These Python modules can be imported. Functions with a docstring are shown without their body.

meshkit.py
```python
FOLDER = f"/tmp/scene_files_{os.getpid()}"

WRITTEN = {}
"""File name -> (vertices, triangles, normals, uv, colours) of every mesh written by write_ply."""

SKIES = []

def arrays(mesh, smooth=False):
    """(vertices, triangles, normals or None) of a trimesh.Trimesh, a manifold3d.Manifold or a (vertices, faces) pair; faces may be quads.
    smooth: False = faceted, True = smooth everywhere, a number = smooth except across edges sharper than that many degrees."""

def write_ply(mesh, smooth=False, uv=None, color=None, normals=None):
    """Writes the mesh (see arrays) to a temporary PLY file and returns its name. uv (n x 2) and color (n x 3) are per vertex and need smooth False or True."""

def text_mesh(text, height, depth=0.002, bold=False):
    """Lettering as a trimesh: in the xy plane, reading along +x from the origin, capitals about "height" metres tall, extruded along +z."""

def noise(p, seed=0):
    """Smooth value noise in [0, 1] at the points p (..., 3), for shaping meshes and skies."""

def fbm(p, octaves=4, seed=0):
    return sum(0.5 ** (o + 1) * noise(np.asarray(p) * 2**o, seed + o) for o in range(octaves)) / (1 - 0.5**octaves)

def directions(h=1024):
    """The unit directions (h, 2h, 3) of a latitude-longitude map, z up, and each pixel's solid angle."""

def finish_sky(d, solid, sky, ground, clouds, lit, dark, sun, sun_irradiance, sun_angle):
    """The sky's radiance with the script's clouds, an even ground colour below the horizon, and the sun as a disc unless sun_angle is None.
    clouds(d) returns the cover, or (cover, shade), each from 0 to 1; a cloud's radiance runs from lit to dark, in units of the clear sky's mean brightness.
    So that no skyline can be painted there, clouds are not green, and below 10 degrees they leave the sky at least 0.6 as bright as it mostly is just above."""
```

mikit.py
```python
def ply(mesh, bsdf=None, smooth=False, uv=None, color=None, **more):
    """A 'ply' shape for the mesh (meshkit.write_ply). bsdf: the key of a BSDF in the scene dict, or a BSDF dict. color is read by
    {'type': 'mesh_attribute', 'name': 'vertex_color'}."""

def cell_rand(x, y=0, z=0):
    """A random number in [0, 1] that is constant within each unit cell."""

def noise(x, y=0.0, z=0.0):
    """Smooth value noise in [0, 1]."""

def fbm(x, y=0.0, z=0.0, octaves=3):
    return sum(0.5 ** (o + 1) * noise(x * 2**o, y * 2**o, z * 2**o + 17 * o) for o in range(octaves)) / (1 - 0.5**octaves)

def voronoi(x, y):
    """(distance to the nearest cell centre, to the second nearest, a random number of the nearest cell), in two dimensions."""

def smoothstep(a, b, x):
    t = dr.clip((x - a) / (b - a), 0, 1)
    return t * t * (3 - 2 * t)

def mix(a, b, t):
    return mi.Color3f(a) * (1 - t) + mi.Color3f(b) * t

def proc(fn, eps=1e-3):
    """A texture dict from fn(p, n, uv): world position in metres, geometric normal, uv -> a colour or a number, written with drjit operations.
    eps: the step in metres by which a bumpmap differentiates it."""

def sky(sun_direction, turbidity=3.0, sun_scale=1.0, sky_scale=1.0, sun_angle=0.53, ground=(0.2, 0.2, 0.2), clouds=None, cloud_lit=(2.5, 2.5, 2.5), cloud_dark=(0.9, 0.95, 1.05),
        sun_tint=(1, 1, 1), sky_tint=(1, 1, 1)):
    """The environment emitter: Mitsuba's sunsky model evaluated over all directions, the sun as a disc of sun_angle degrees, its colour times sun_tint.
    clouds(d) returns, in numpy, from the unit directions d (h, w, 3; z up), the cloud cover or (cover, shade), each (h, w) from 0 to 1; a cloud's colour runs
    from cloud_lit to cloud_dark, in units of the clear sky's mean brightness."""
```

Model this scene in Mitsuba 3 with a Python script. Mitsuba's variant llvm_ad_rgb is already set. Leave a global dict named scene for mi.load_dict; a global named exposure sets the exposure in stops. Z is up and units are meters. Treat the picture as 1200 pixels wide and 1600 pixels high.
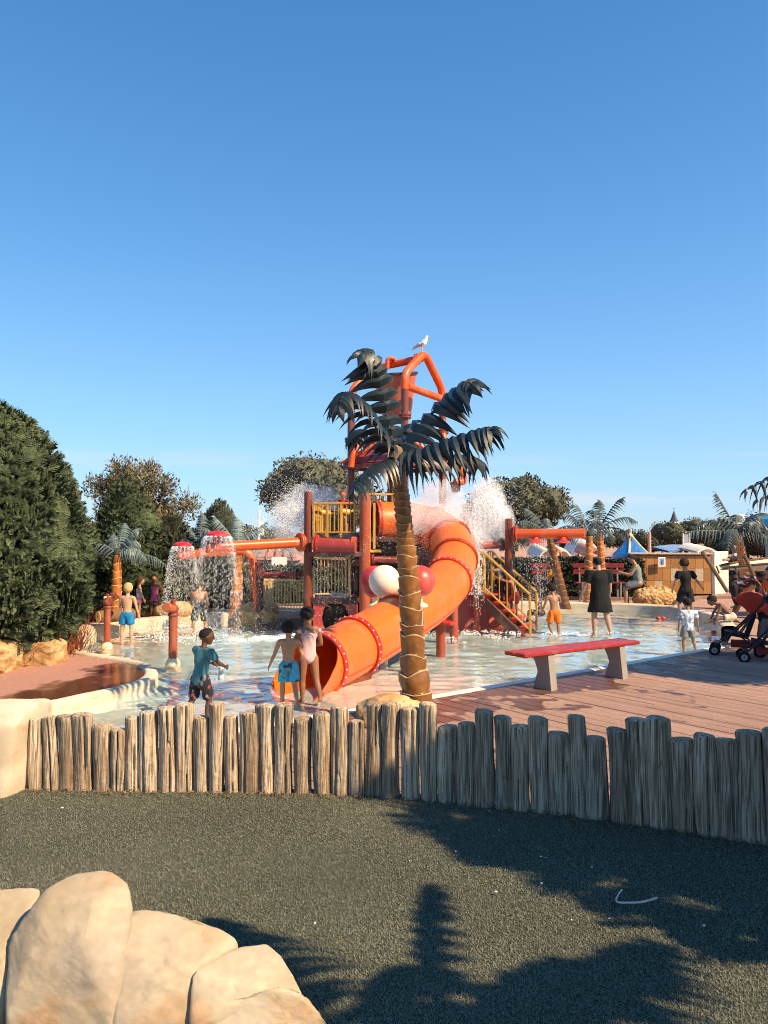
import math, random
import numpy as np, trimesh, drjit as dr, mitsuba as mi, mikit, meshkit
from manifold3d import Manifold, OpType, set_circular_segments
from shapely.geometry import Polygon, LineString, Point, box as sbox
from shapely.ops import unary_union
from mikit import proc, noise, fbm, voronoi, cell_rand, smoothstep, mix

scene, labels = {'type': 'scene'}, {}
# ---------------------------------------------------------------- camera, sky, exposure
EYE = np.array([0, 0, 1.9]); PITCH = math.atan(40 / 1200)
FWD = np.array([0, math.cos(PITCH), math.sin(PITCH)]); UPV = np.array([0, -math.sin(PITCH), math.cos(PITCH)])
scene['camera'] = {'type': 'perspective', 'fov': 2 * math.degrees(math.atan(.5)), 'fov_axis': 'x', 'near_clip': .05, 'far_clip': 3000.0,
                   'to_world': mi.ScalarTransform4f().look_at(origin=EYE.tolist(), target=(EYE + FWD).tolist(), up=[0, 0, 1])}
SUN = np.array([.82 * math.cos(math.radians(41)), -.57 * math.cos(math.radians(41)), math.sin(math.radians(41))])


def thin_clouds(d):
    el = np.degrees(np.arcsin(np.clip(d[..., 2], -1, 1)))
    p = np.stack([d[..., 0] * 5, d[..., 1] * 5, d[..., 2] * 40], -1)
    n = meshkit.fbm(p + 3.1, 5, 7)
    c = np.clip((n - .52) * 3.2, 0, 1) * np.clip(1 - np.abs(el - 3.2) / 4.2, 0, 1)
    return np.clip(c * .5 + .60 * np.exp(-np.maximum(el, 0) / 9.0), 0, 1)


scene['sky'] = mikit.sky(SUN, turbidity=2.8, sun_tint=(1.62, 1.50, 1.27), sky_tint=(.68, 1.30, 1.60), clouds=thin_clouds, cloud_lit=(2.0, 2.05, 2.1))
exposure = 1.85

# ---------------------------------------------------------------- helpers
A = np.array


def Q(px, py, y):
    """The point at depth y that stands at pixel (px, py) of the 1200 x 1600 photograph (used once, to survey the place)."""
    r = FWD + (px - 600) / 1200 * A([1, 0, 0]) - (py - 800) / 1200 * UPV
    return EYE + r * y / r[1]


def G(px, py, z=0.0):
    r = FWD + (px - 600) / 1200 * A([1, 0, 0]) - (py - 800) / 1200 * UPV
    return EYE + r * (z - EYE[2]) / r[2]


def num(key):
    if key not in USED:
        USED.add(key); return key
    k = 1
    while f'{key}_{k:03d}' in USED:
        k += 1
    USED.add(f'{key}_{k:03d}')
    return f'{key}_{k:03d}'


USED = set()


def thing(name, label=None, cat=None, group=None, kind=None):
    key = num(name)
    d = {}
    if label: d['label'] = label
    if cat: d['category'] = cat
    if group: d['group'] = group
    if kind: d['kind'] = kind
    labels[key] = d
    return key


def raw(mesh, smooth):
    return meshkit.arrays(mesh, smooth)


def ent(mesh, color, mat='semi', smooth=35, uv=None):
    """A shape dict; colour: one triple, an (n,3) array or a function of (vertices, normals)."""
    v, f, n = raw(mesh, smooth)
    if callable(color):
        c = color(v, n)
    else:
        c = np.asarray(color, float)
        if c.ndim == 1:
            c = np.tile(c, (len(v), 1))
    path = meshkit.write_ply((v, f), False, uv, c, normals=n)
    return {'type': 'ply', 'filename': path, 'face_normals': n is None, 'bsdf': {'type': 'ref', 'id': mat}}


def put(key, mesh, color, mat='semi', smooth=35, label=None, kind=None):
    """One entry, numbered if the name is taken; returns its key."""
    key = num(key)
    scene[key] = ent(mesh, color, mat, smooth)
    if label or kind:
        labels.setdefault(key, {})
        if label: labels[key]['label'] = label
        if kind: labels[key]['kind'] = kind
    return key


def solo(name, mesh, color, mat, label, cat, smooth=35, group=None, kind=None):
    key = thing(name, label, cat, group, kind)
    scene[key] = ent(mesh, color, mat, smooth)
    return key


def cat(*ms):
    vs, fs, o = [], [], 0
    for m in ms:
        v, f, _ = meshkit.arrays(m, False)
        vs.append(v); fs.append(f + o); o += len(v)
    return np.vstack(vs), np.vstack(fs)


def unit(v):
    v = np.asarray(v, float)
    return v / (np.linalg.norm(v) + 1e-12)


def rotz(a):
    c, s = math.cos(a), math.sin(a)
    return A([[c, -s, 0], [s, c, 0], [0, 0, 1.0]])


def bev(size, b=.008, center=(0, 0, 0), R=None):
    """A box with chamfered edges."""
    h = np.asarray(size, float) / 2
    b = min(b, h.min() * .45)
    p = []
    for s in np.ndindex(2, 2, 2):
        s = A(s) * 2 - 1
        for k in range(3):
            q = s * h
            q = q - s * b
            q[k] = s[k] * h[k]
            p.append(q)
    m = trimesh.convex.convex_hull(A(p))
    v = m.vertices
    if R is not None: v = v @ np.asarray(R).T
    return v + np.asarray(center), m.faces


def beam(a, b, w, h, bevel=.006, up=(0, 0, 1)):
    """A chamfered bar from a to b, w across and h along up."""
    a, b = A(a, float), A(b, float)
    t = unit(b - a); s = unit(np.cross(t, up)); u = np.cross(s, t)
    return bev((np.linalg.norm(b - a), w, h), bevel, (a + b) / 2, np.stack([t, s, u], 1))


def grid_faces(n, m, wrap):
    i, j = np.meshgrid(np.arange(n - 1), np.arange(m if wrap else m - 1), indexing='ij')
    k = (j + 1) % m
    q = np.stack([i * m + j, i * m + k, (i + 1) * m + k, (i + 1) * m + j], -1).reshape(-1, 4)
    return np.vstack([q[:, [0, 1, 2]], q[:, [0, 2, 3]]])


def tube(pts, r, n=14, caps=True, up=(0, 0, 1)):
    """A swept tube; r a number or one per point."""
    p = np.asarray(pts, float)
    r = np.broadcast_to(np.asarray(r, float), (len(p),))
    t = np.gradient(p, axis=0)
    t /= np.linalg.norm(t, axis=1, keepdims=True) + 1e-12
    a = np.cross(t[0], up)
    if np.linalg.norm(a) < 1e-3: a = np.cross(t[0], [1, 0, 0])
    fr = []
    for i in range(len(p)):
        a = a - t[i] * (a @ t[i]); a = unit(a)
        fr.append((a, np.cross(t[i], a)))
    th = np.arange(n) * 2 * np.pi / n
    v = np.concatenate([p[i] + r[i] * (np.cos(th)[:, None] * fr[i][0] + np.sin(th)[:, None] * fr[i][1]) for i in range(len(p))])
    f = grid_faces(len(p), n, True)
    if caps:
        v = np.vstack([v, p[:1], p[-1:]])
        j = np.arange(n); k = (j + 1) % n; o = (len(p) - 1) * n
        f = np.vstack([f, np.stack([k, j, j * 0 + len(v) - 2], 1), np.stack([o + j, o + k, j * 0 + len(v) - 1], 1)])
    m = trimesh.Trimesh(v, f, process=False)
    if m.volume < 0: f = f[:, ::-1]
    return v, f


def cyl(a, b, r, r2=None, n=16, bev_=None):
    a, b = A(a, float), A(b, float)
    r2 = r if r2 is None else r2
    k = min(.01, r * .25) if bev_ is None else bev_
    t = unit(b - a)
    return tube([a, a + t * 1e-4, a + t * k, b - t * k, b - t * 1e-4, b], [max(r - k, 1e-4), r - k, r, r2, r2 - k, max(r2 - k, 1e-4)], n)


def curve(pts, n=40):
    """Catmull-Rom through the points."""
    p = np.asarray(pts, float)
    p = np.vstack([2 * p[0] - p[1], p, 2 * p[-1] - p[-2]])
    out = []
    seg = len(p) - 3
    for u in np.linspace(0, seg - 1e-9, n):
        i = int(u); t = u - i
        a, b, c, d = p[i:i + 4]
        out.append(.5 * (2 * b + (c - a) * t + (2 * a - 5 * b + 4 * c - d) * t ** 2 + (3 * b - a - 3 * c + d) * t ** 3))
    return A(out)


def rounded(pts, r=.25, n=6):
    """A polyline with rounded corners (bent pipe)."""
    p = [A(q, float) for q in pts]
    out = [p[0]]
    for a, b, c in zip(p, p[1:], p[2:]):
        d1, d2 = min(r, np.linalg.norm(a - b) * .45), min(r, np.linalg.norm(c - b) * .45)
        s, e = b + unit(a - b) * d1, b + unit(c - b) * d2
        for u in np.linspace(0, 1, n):
            out.append((1 - u) ** 2 * s + 2 * u * (1 - u) * b + u * u * e)
    return A(out + [p[-1]])


def lathe(prof, n=28, center=(0, 0, 0), axis=(0, 0, 1)):
    """prof: (r, h) from bottom to top."""
    pr = np.asarray(prof, float)
    th = np.arange(n) * 2 * np.pi / n
    v = np.concatenate([np.stack([r * np.cos(th), r * np.sin(th), th * 0 + h], 1) for r, h in pr])
    f = grid_faces(len(pr), n, True)
    t = unit(axis)
    if abs(t[2]) < .9999:
        s = unit(np.cross([0, 0, 1], t)); u = np.cross(t, s)
        v = v @ np.stack([s, u, t], 1).T
    m = trimesh.Trimesh(v, f, process=False)
    if m.volume < 0: f = f[:, ::-1]
    return v + np.asarray(center), f


def ball(c, r, n=16):
    m = trimesh.creation.uv_sphere(1.0, count=[n, 2 * n])
    return m.vertices * np.asarray(r) + np.asarray(c), m.faces


def fan(poly, z):
    """A flat polygon as a sheet at height z."""
    vs, fs, o = [], [], 0
    for g in getattr(poly, 'geoms', [poly]):
        if g.is_empty or g.geom_type != 'Polygon': continue
        v, f = trimesh.creation.triangulate_polygon(g, engine='earcut')
        a, b, c = v[f[:, 0]], v[f[:, 1]], v[f[:, 2]]
        cr = (b[:, 0] - a[:, 0]) * (c[:, 1] - a[:, 1]) - (b[:, 1] - a[:, 1]) * (c[:, 0] - a[:, 0])
        f = np.where(cr[:, None] < 0, f[:, ::-1], f)
        vs.append(np.column_stack([v, np.full(len(v), z)])); fs.append(f + o); o += len(v)
    return np.vstack(vs), np.vstack(fs)


def slab(poly, z0, z1):
    ms = [trimesh.creation.extrude_polygon(g, z1 - z0, engine='earcut') for g in getattr(poly, 'geoms', [poly]) if g.geom_type == 'Polygon' and not g.is_empty]
    v, f = cat(*ms)
    return v + A([0, 0, z0]), f


def sweep2d(path, prof, closed=False):
    """A profile of (offset to the left, z) swept along a ground path."""
    p = np.asarray(path, float)[:, :2]
    t = np.gradient(p, axis=0)
    if closed: t = np.roll(p, -1, 0) - np.roll(p, 1, 0)
    t /= np.linalg.norm(t, axis=1, keepdims=True)
    nn = np.stack([-t[:, 1], t[:, 0]], 1)
    pr = np.asarray(prof, float)
    v = np.concatenate([np.column_stack([p[i] + pr[:, :1] * nn[i], pr[:, 1]]) for i in range(len(p))])
    f = grid_faces(len(p), len(pr), False)
    return v, f


def displaced(mesh, amp, freq, seed=0, octaves=4):
    m = trimesh.Trimesh(*mesh, process=False) if isinstance(mesh, tuple) else mesh
    n = m.vertex_normals
    return m.vertices + n * ((meshkit.fbm(m.vertices * freq + seed * 7.3, octaves, seed) - .5) * 2 * amp)[:, None], m.faces


def tinted(col, amp=.12, freq=3.0, seed=0):
    """Paint with slight weathering: a colour that drifts over the surface."""
    return lambda v, n: np.asarray(col) * (1 + amp * 2 * (meshkit.fbm(v * freq, 3, seed) - .5))[:, None]


# ---------------------------------------------------------------- materials
VC = {'type': 'mesh_attribute', 'name': 'vertex_color'}


def vc(rough, **k):
    return {'type': 'twosided', 'b': {'type': 'principled', 'base_color': VC, 'roughness': rough, **k}}


scene['matte'] = vc(.85, specular=.2)
scene['semi'] = vc(.5, specular=.45)
scene['cloth'] = vc(.8, specular=.25, sheen=.3)
scene['skin'] = vc(.48, specular=.42)
scene['leaf'] = {'type': 'twosided', 'b': {'type': 'principled', 'base_color': VC, 'roughness': .62, 'specular': .3}}
scene['metal_leaf'] = vc(.4, specular=.5)
scene['bronze'] = {'type': 'twosided', 'b': {'type': 'principled', 'base_color': VC, 'roughness': .3, 'specular': .6, 'clearcoat': .5, 'clearcoat_gloss': .9}}
scene['drop'] = {'type': 'twosided', 'b': {'type': 'principled', 'base_color': {'type': 'rgb', 'value': (.93, .95, .96)}, 'roughness': .2, 'specular': .6}}
scene['clear'] = {'type': 'null'}
scene['mist_air'] = {'type': 'homogeneous', 'albedo': {'type': 'rgb', 'value': (.97, .975, .98)}, 'sigma_t': 1.5}
scene['film'] = {'type': 'thindielectric', 'int_ior': 1.45, 'ext_ior': 1.0}


def paint_rough(p, n, uv):
    return .26 + .22 * fbm(p.x * 3.1, p.y * 3.1, p.z * 3.1, 3)


def lime(p, n, uv):
    run = fbm(p.x * 9, p.y * 9, p.z * 1.4, 3)
    blot = fbm(p.x * 2.3 + 5, p.y * 2.3, p.z * 2.3, 3)
    return .34 * smoothstep(.50, .78, .6 * run + .4 * blot)


scene['paint'] = {'type': 'twosided', 'b': {'type': 'blendbsdf', 'weight': proc(lime), 'a': {'type': 'bumpmap', 'arbitrary': proc(lambda p, n, uv: .0011 * fbm(p.x * 17, p.y * 17, p.z * 17, 3), .004), 'scale': 1.0,
                  'b': {'type': 'principled', 'base_color': VC, 'roughness': proc(paint_rough), 'specular': .5}}, 'c': {'type': 'diffuse', 'reflectance': {'type': 'rgb', 'value': (.42, .30, .24)}}}}


def wood_h(p, n, uv):
    g = fbm(p.x * 140, p.y * 140, p.z * 5, 3)
    c = noise(p.x * 34 + 1.6 * noise(p.x * 3, p.y * 3, p.z * 3), p.y * 34, p.z * .8)
    return .0045 * g - .004 * (1 - smoothstep(.0, .03, dr.abs(c - .5))) + .005 * fbm(p.x * 30, p.y * 30, p.z * 30, 2)


def wood_c(p, n, uv):
    g = fbm(p.x * 150, p.y * 150, p.z * 5, 3)
    b = fbm(p.x * 9, p.y * 9, p.z * 2.2 + 4, 3)
    c = noise(p.x * 34 + 1.6 * noise(p.x * 3, p.y * 3, p.z * 3), p.y * 34, p.z * .8)
    k = cell_rand(dr.floor(p.x * 8.3 + p.y * 1.7), 3)
    col = mix((.165, .118, .083), (.55, .455, .355), smoothstep(.25, .72, g))
    col = mix(col, mi.Color3f(.27, .17, .10), .42 * smoothstep(.48, .72, b))
    col = col * (.68 + .52 * k)
    col = mix(col, mi.Color3f(.06, .045, .035), .45 * (1 - smoothstep(.0, .012, dr.abs(c - .5))))
    return col * mi.Color3f(1.04, 1.0, .93)


scene['old_wood'] = {'type': 'twosided', 'b': {'type': 'bumpmap', 'arbitrary': proc(wood_h, .003), 'scale': 1.0, 'b': {'type': 'principled', 'base_color': proc(wood_c), 'roughness': .85, 'specular': .2}}}


def wet(p):
    a = fbm(p.x * 1.1 + 3, p.y * 1.1, 0, 4)
    b = fbm(p.x * 4.2, p.y * 4.2 + 7, 0, 3)
    edge = dr.exp(-dr.maximum((-.617 * (p.x - .54) + .787 * (p.y - 9.19)) * -1.0, 0) * .9)   # splashed near the pool side
    return smoothstep(.60, .64, .62 * a + .38 * b + .16 * edge - .02)


def deck_c(p, n, uv):
    s = fbm(p.x * 60, p.y * 60, 0, 2)
    q = cell_rand(dr.floor((.787 * p.x + .617 * p.y) / .19), 5)
    g = fbm(p.x * 2.3, p.y * 2.3, 2.0, 4)
    col = mix((.22, .128, .098), (.315, .205, .16), .55 * s + .45 * g) * (.86 + .24 * q)
    return mix(col, col * mi.Color3f(.42, .34, .32), wet(p))


scene['deck_wood'] = {'type': 'twosided', 'b': {'type': 'bumpmap', 'arbitrary': proc(lambda p, n, uv: .0035 * fbm(p.x * 45, p.y * 45, p.z * 9, 3), .004), 'scale': 1.0,
                      'b': {'type': 'principled', 'base_color': proc(deck_c), 'roughness': proc(lambda p, n, uv: .85 - .5 * wet(p)), 'specular': .35}}}


def left_wet(p):
    a = fbm(p.x * 1.6 + 8, p.y * 1.6, 0, 4)
    return smoothstep(-.10, .12, p.x + 4.35 + 1.5 * (a - .5))


def ldeck_c(p, n, uv):
    s = fbm(p.x * 50, p.y * 50, 0, 2)
    col = mix((.24, .115, .085), (.33, .175, .13), s)
    return mix(col, mi.Color3f(.085, .028, .019), left_wet(p))


scene['rubber_deck'] = {'type': 'twosided', 'b': {'type': 'principled', 'base_color': proc(ldeck_c), 'roughness': proc(lambda p, n, uv: .8 - .68 * left_wet(p)), 'specular': .5}}


def ground_c(p, n, uv):
    s = fbm(p.x * 1.5, p.y * 1.5, 0, 5)
    f = fbm(p.x * 20, p.y * 20, 0, 2)
    return mix((.22, .125, .098), (.33, .215, .17), .6 * s + .4 * f)


scene['earth'] = {'type': 'twosided', 'b': {'type': 'principled', 'base_color': proc(ground_c), 'roughness': .9, 'specular': .2}}


def floor_c(p, n, uv):
    a = fbm(p.x * .55 + 2, p.y * .55, 0, 4)
    b = fbm(p.x * 2.1, p.y * 2.1 + 4, 0, 3)
    s = smoothstep(11.6, 8.6, p.y - .25 * p.x + 1.6 * (a - .5)) + .7 * smoothstep(-3.0, -4.6, p.x + 1.5 * (a - .5))
    t = dr.clip(s * (.45 + .9 * b), 0, 1)
    return mix(mix((.42, .60, .61), (.54, .68, .68), b), (.52, .43, .31), .9 * t)


scene['pool_paint'] = {'type': 'twosided', 'b': {'type': 'diffuse', 'reflectance': proc(floor_c)}}


def rock_c(p, n, uv):
    a = fbm(p.x * 2.4, p.y * 2.4, p.z * 2.4, 4)
    b = fbm(p.x * 7 + 3, p.y * 7, p.z * 7, 4)
    c = fbm(p.x * 40, p.y * 40, p.z * 40, 2)
    col = mix((.345, .27, .175), (.455, .385, .285), smoothstep(.3, .7, a))
    col = mix(col, mi.Color3f(.40, .19, .07), .5 * smoothstep(.50, .72, b))
    col = mix(col, mi.Color3f(.30, .25, .22), .5 * smoothstep(.56, .74, fbm(p.x * 3.3 + 11, p.y * 3.3, p.z * 3.3, 4)))
    pit = smoothstep(.70, .80, fbm(p.x * 26 + 4, p.y * 26, p.z * 26, 2))
    col = mix(col, mi.Color3f(.16, .11, .07), .12 * pit)
    return col * (.84 + .32 * c)


scene['cast_rock'] = {'type': 'twosided', 'b': {'type': 'bumpmap', 'arbitrary': proc(lambda p, n, uv: .008 * fbm(p.x * 24, p.y * 24, p.z * 24, 5) + .004 * fbm(p.x * 6, p.y * 6, p.z * 6, 2), .003), 'scale': 1.0,
                      'b': {'type': 'principled', 'base_color': proc(rock_c), 'roughness': .6, 'specular': .35}}}


def sand_c(p, n, uv):
    a = fbm(p.x * 4, p.y * 4, p.z * 7, 4)
    b = fbm(p.x * 14, p.y * 14, p.z * 22, 3)
    return mix(mix((.36, .195, .075), (.54, .37, .19), smoothstep(.3, .7, a)), (.17, .08, .03), .6 * smoothstep(.55, .75, b))


scene['sandstone'] = {'type': 'twosided', 'b': {'type': 'bumpmap', 'arbitrary': proc(lambda p, n, uv: .03 * fbm(p.x * 9, p.y * 9, p.z * 16, 4), .006), 'scale': 1.0,
                      'b': {'type': 'principled', 'base_color': proc(sand_c), 'roughness': .85, 'specular': .2}}}


def turf_c(p, n, uv):
    a = fbm(p.x * 70, p.y * 70, 0, 2)
    b = fbm(p.x * 1.6, p.y * 1.6, 0, 4)
    return mix((.05, .053, .039), (.10, .10, .076), a) * (.8 + .4 * b)


scene['turf_back'] = {'type': 'twosided', 'b': {'type': 'principled', 'base_color': proc(turf_c), 'roughness': .95, 'specular': .1}}


def rim_c(p, n, uv):
    a = fbm(p.x * 2.2, p.y * 2.2, p.z * 5, 4)
    b = fbm(p.x * 11, p.y * 11, p.z * 16, 3)
    col = mix((.46, .37, .26), (.60, .51, .39), smoothstep(.3, .65, a))
    return mix(col, mi.Color3f(.42, .23, .09), .4 * smoothstep(.56, .78, b))


scene['rim_stone'] = {'type': 'twosided', 'b': {'type': 'principled', 'base_color': proc(rim_c), 'roughness': .55, 'specular': .35}}
# ---------------------------------------------------------------- the setting
TURF, WATER, FLOOR = .3, -.10, -.23
near_edge = [(-3.3, 6.18), (-1.5, 7.59), (.54, 9.19), (2.8, 10.97), (5.1, 12.8), (5.85, 13.4)]
far_edge = [(7.0, 15.6), (7.75, 18.2), (7.4, 20.3), (5.6, 21.3), (3.0, 21.6), (.2, 21.0), (-1.6, 19.8), (-2.8, 18.9), (-3.9, 18.4), (-4.6, 17.9), (-5.3, 17.2), (-5.95, 16.1), (-6.0, 15.0), (-5.6, 13.7)]
left_edge = curve([(-5.6, 13.7), (-5.15, 12.85), (-4.35, 12.2), (-3.7, 11.65), (-3.3, 10.95), (-3.2, 10.25), (-3.4, 9.6), (-3.75, 9.0), (-4.05, 8.3), (-4.0, 7.2), (-3.6, 6.5), (-3.3, 6.18)], 60)
far_s = curve(far_edge, 60)
pool = Polygon(near_edge + [tuple(q) for q in far_s] + [tuple(q) for q in left_edge[1:-1]]).buffer(0)
cx_fence = [(58, 1232), (300, 1235), (480, 1238), (600, 1243), (700, 1252), (800, 1262), (900, 1273), (1000, 1287), (1100, 1302), (1190, 1315), (1300, 1334)]
fence_line = A([G(x, y, TURF)[:2] for x, y in cx_fence])
fx = A([q[0] for q in cx_fence], float)

big = sbox(-420, -60, 420, 900)
turf_poly = Polygon([(-9, -7), (9, -7), (9, 3.2), (4.2, 3.5)] + [tuple(q + A([0, .06])) for q in fence_line[::-1]] + [(-2.5, 5.0), (-9, 5.2)]).buffer(0)
lay = big.difference(pool.buffer(.1))
put('ground', fan(lay, -.06), (1, 1, 1), 'earth', False, kind='structure')
put('pool_floor', fan(pool.buffer(.35), FLOOR), (1, 1, 1), 'pool_paint', False, kind='structure')

# water: a thin clear sheet with real ripples
gx, gy = np.arange(-6.4, 8.2, .05), np.arange(6.0, 22.0, .065)
X, Y = np.meshgrid(gx, gy, indexing='ij')
P3 = np.stack([X, Y, X * 0], -1)
jets = A([(-3.3, 15.2), (-4.46, 17.0), (-.9, 17.5), (2.0, 16.2), (-1.7, 15.4), (3.7, 16.1), (-3.9, 16.6), (4.6, 16.1)])
stir = sum(np.exp(-((X - a) ** 2 + (Y - b) ** 2) / 1.6) for a, b in jets)
hgt = .032 * (meshkit.fbm(P3 * A([1.5, 2.6, 1]) + 5, 3, 1) - .5) + .024 * (meshkit.fbm(P3 * A([4.0, 7, 1]), 3, 2) - .5) + .05 * np.clip(stir, 0, 1.2) * (meshkit.fbm(P3 * 5, 3, 4) - .5)
V = np.column_stack([X.ravel(), Y.ravel(), (WATER + hgt).ravel()])
F = grid_faces(len(gx), len(gy), False)
import shapely
inside = shapely.contains_xy(pool.buffer(.11), X.ravel(), Y.ravel())
F = F[inside[F].all(1)]
scene['water'] = mikit.ply((V, F), 'film', smooth=True); USED.add('water')
labels['water'] = {'kind': 'structure'}

# pool rims
rimk = thing('pool_rim', kind='structure')
round_prof = lambda w, top, bot: [(-w, bot), (-w, top - .05), (-w * .8, top - .015), (-w * .35, top), (w * .35, top), (w * .8, top - .015), (w, top - .05), (w, bot)]
scene[rimk] = ent(displaced(sweep2d(np.vstack([left_edge]), round_prof(.095, .03, -.35)), .008, 4, 3), (1, 1, 1), 'rim_stone', 50)
put('pool_slope', sweep2d(left_edge, [(.05, WATER - .005), (.16, WATER - .04), (.34, WATER - .09), (.52, FLOOR - .01)]), (1, 1, 1), 'pool_paint', True, kind='structure')
k = thing('pool_rim', kind='structure')
scene[k] = ent(displaced(sweep2d(curve(far_edge, 120), round_prof(.17, .12, -.35)), .015, 3, 4), (1, 1, 1), 'rim_stone', 50)
k = thing('pool_rim', kind='structure')
scene[k] = ent(sweep2d(curve(near_edge, 60), [(-.07, -.35), (-.07, .008), (.05, .014), (.075, 0), (.075, -.35)]), tinted((.66, .62, .56), .1, 6), 'semi', 50)

# decks
E2, P2 = A([.787, .617]), A([.617, -.787])
deck_area = Polygon([(-3.2, 6.0), (-1.5, 7.5), (.54, 9.1), (5.1, 12.71), (5.85, 13.3), (10.5, 13.6), (10.5, 4.0), (4.5, 3.4)] + [tuple(q + A([0, .12])) for q in fence_line[-2::-1]] + [(-2.3, 5.05)]).buffer(0)
put('deck_base', fan(deck_area, -.035), (.05, .03, .02), 'matte', False, kind='structure')
deck = thing('deck', kind='structure')
rnd = random.Random(5)
rows, row_lab = [], 0
e = -6.0
while e < 16.5:
    w = .19
    t = -11 + rnd.random() * 2
    while t < 12:
        L = 2.2 + .7 * rnd.random()
        c = [e * E2 + t * P2, (e + w - .012) * E2 + t * P2, (e + w - .012) * E2 + (t + L - .006) * P2, e * E2 + (t + L - .006) * P2]
        pl = Polygon(c).intersection(deck_area)
        t += L
        if pl.is_empty or pl.area < .002: continue
        m = slab(pl, -.03, rnd.uniform(-.002, .002))
        put(deck + '__plank', m, (1, 1, 1), 'deck_wood', False)
    e += w
scene_deck_parts = [q for q in scene if q.startswith(deck + '__')]

ldeck_area = Polygon([tuple(q) for q in left_edge] + [(-2.6, 5.6), (-9, 5.6), (-12, 13.3)]).buffer(0)
put('path', fan(ldeck_area, -.01), (1, 1, 1), 'rubber_deck', False, kind='structure')
far_deck = unary_union([pool.buffer(9)]).intersection(sbox(-14, 14.2, 22, 32)).difference(pool.buffer(.05))
put('pavement', fan(far_deck, -.03), (1, 1, 1), 'earth', False, kind='structure')

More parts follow.
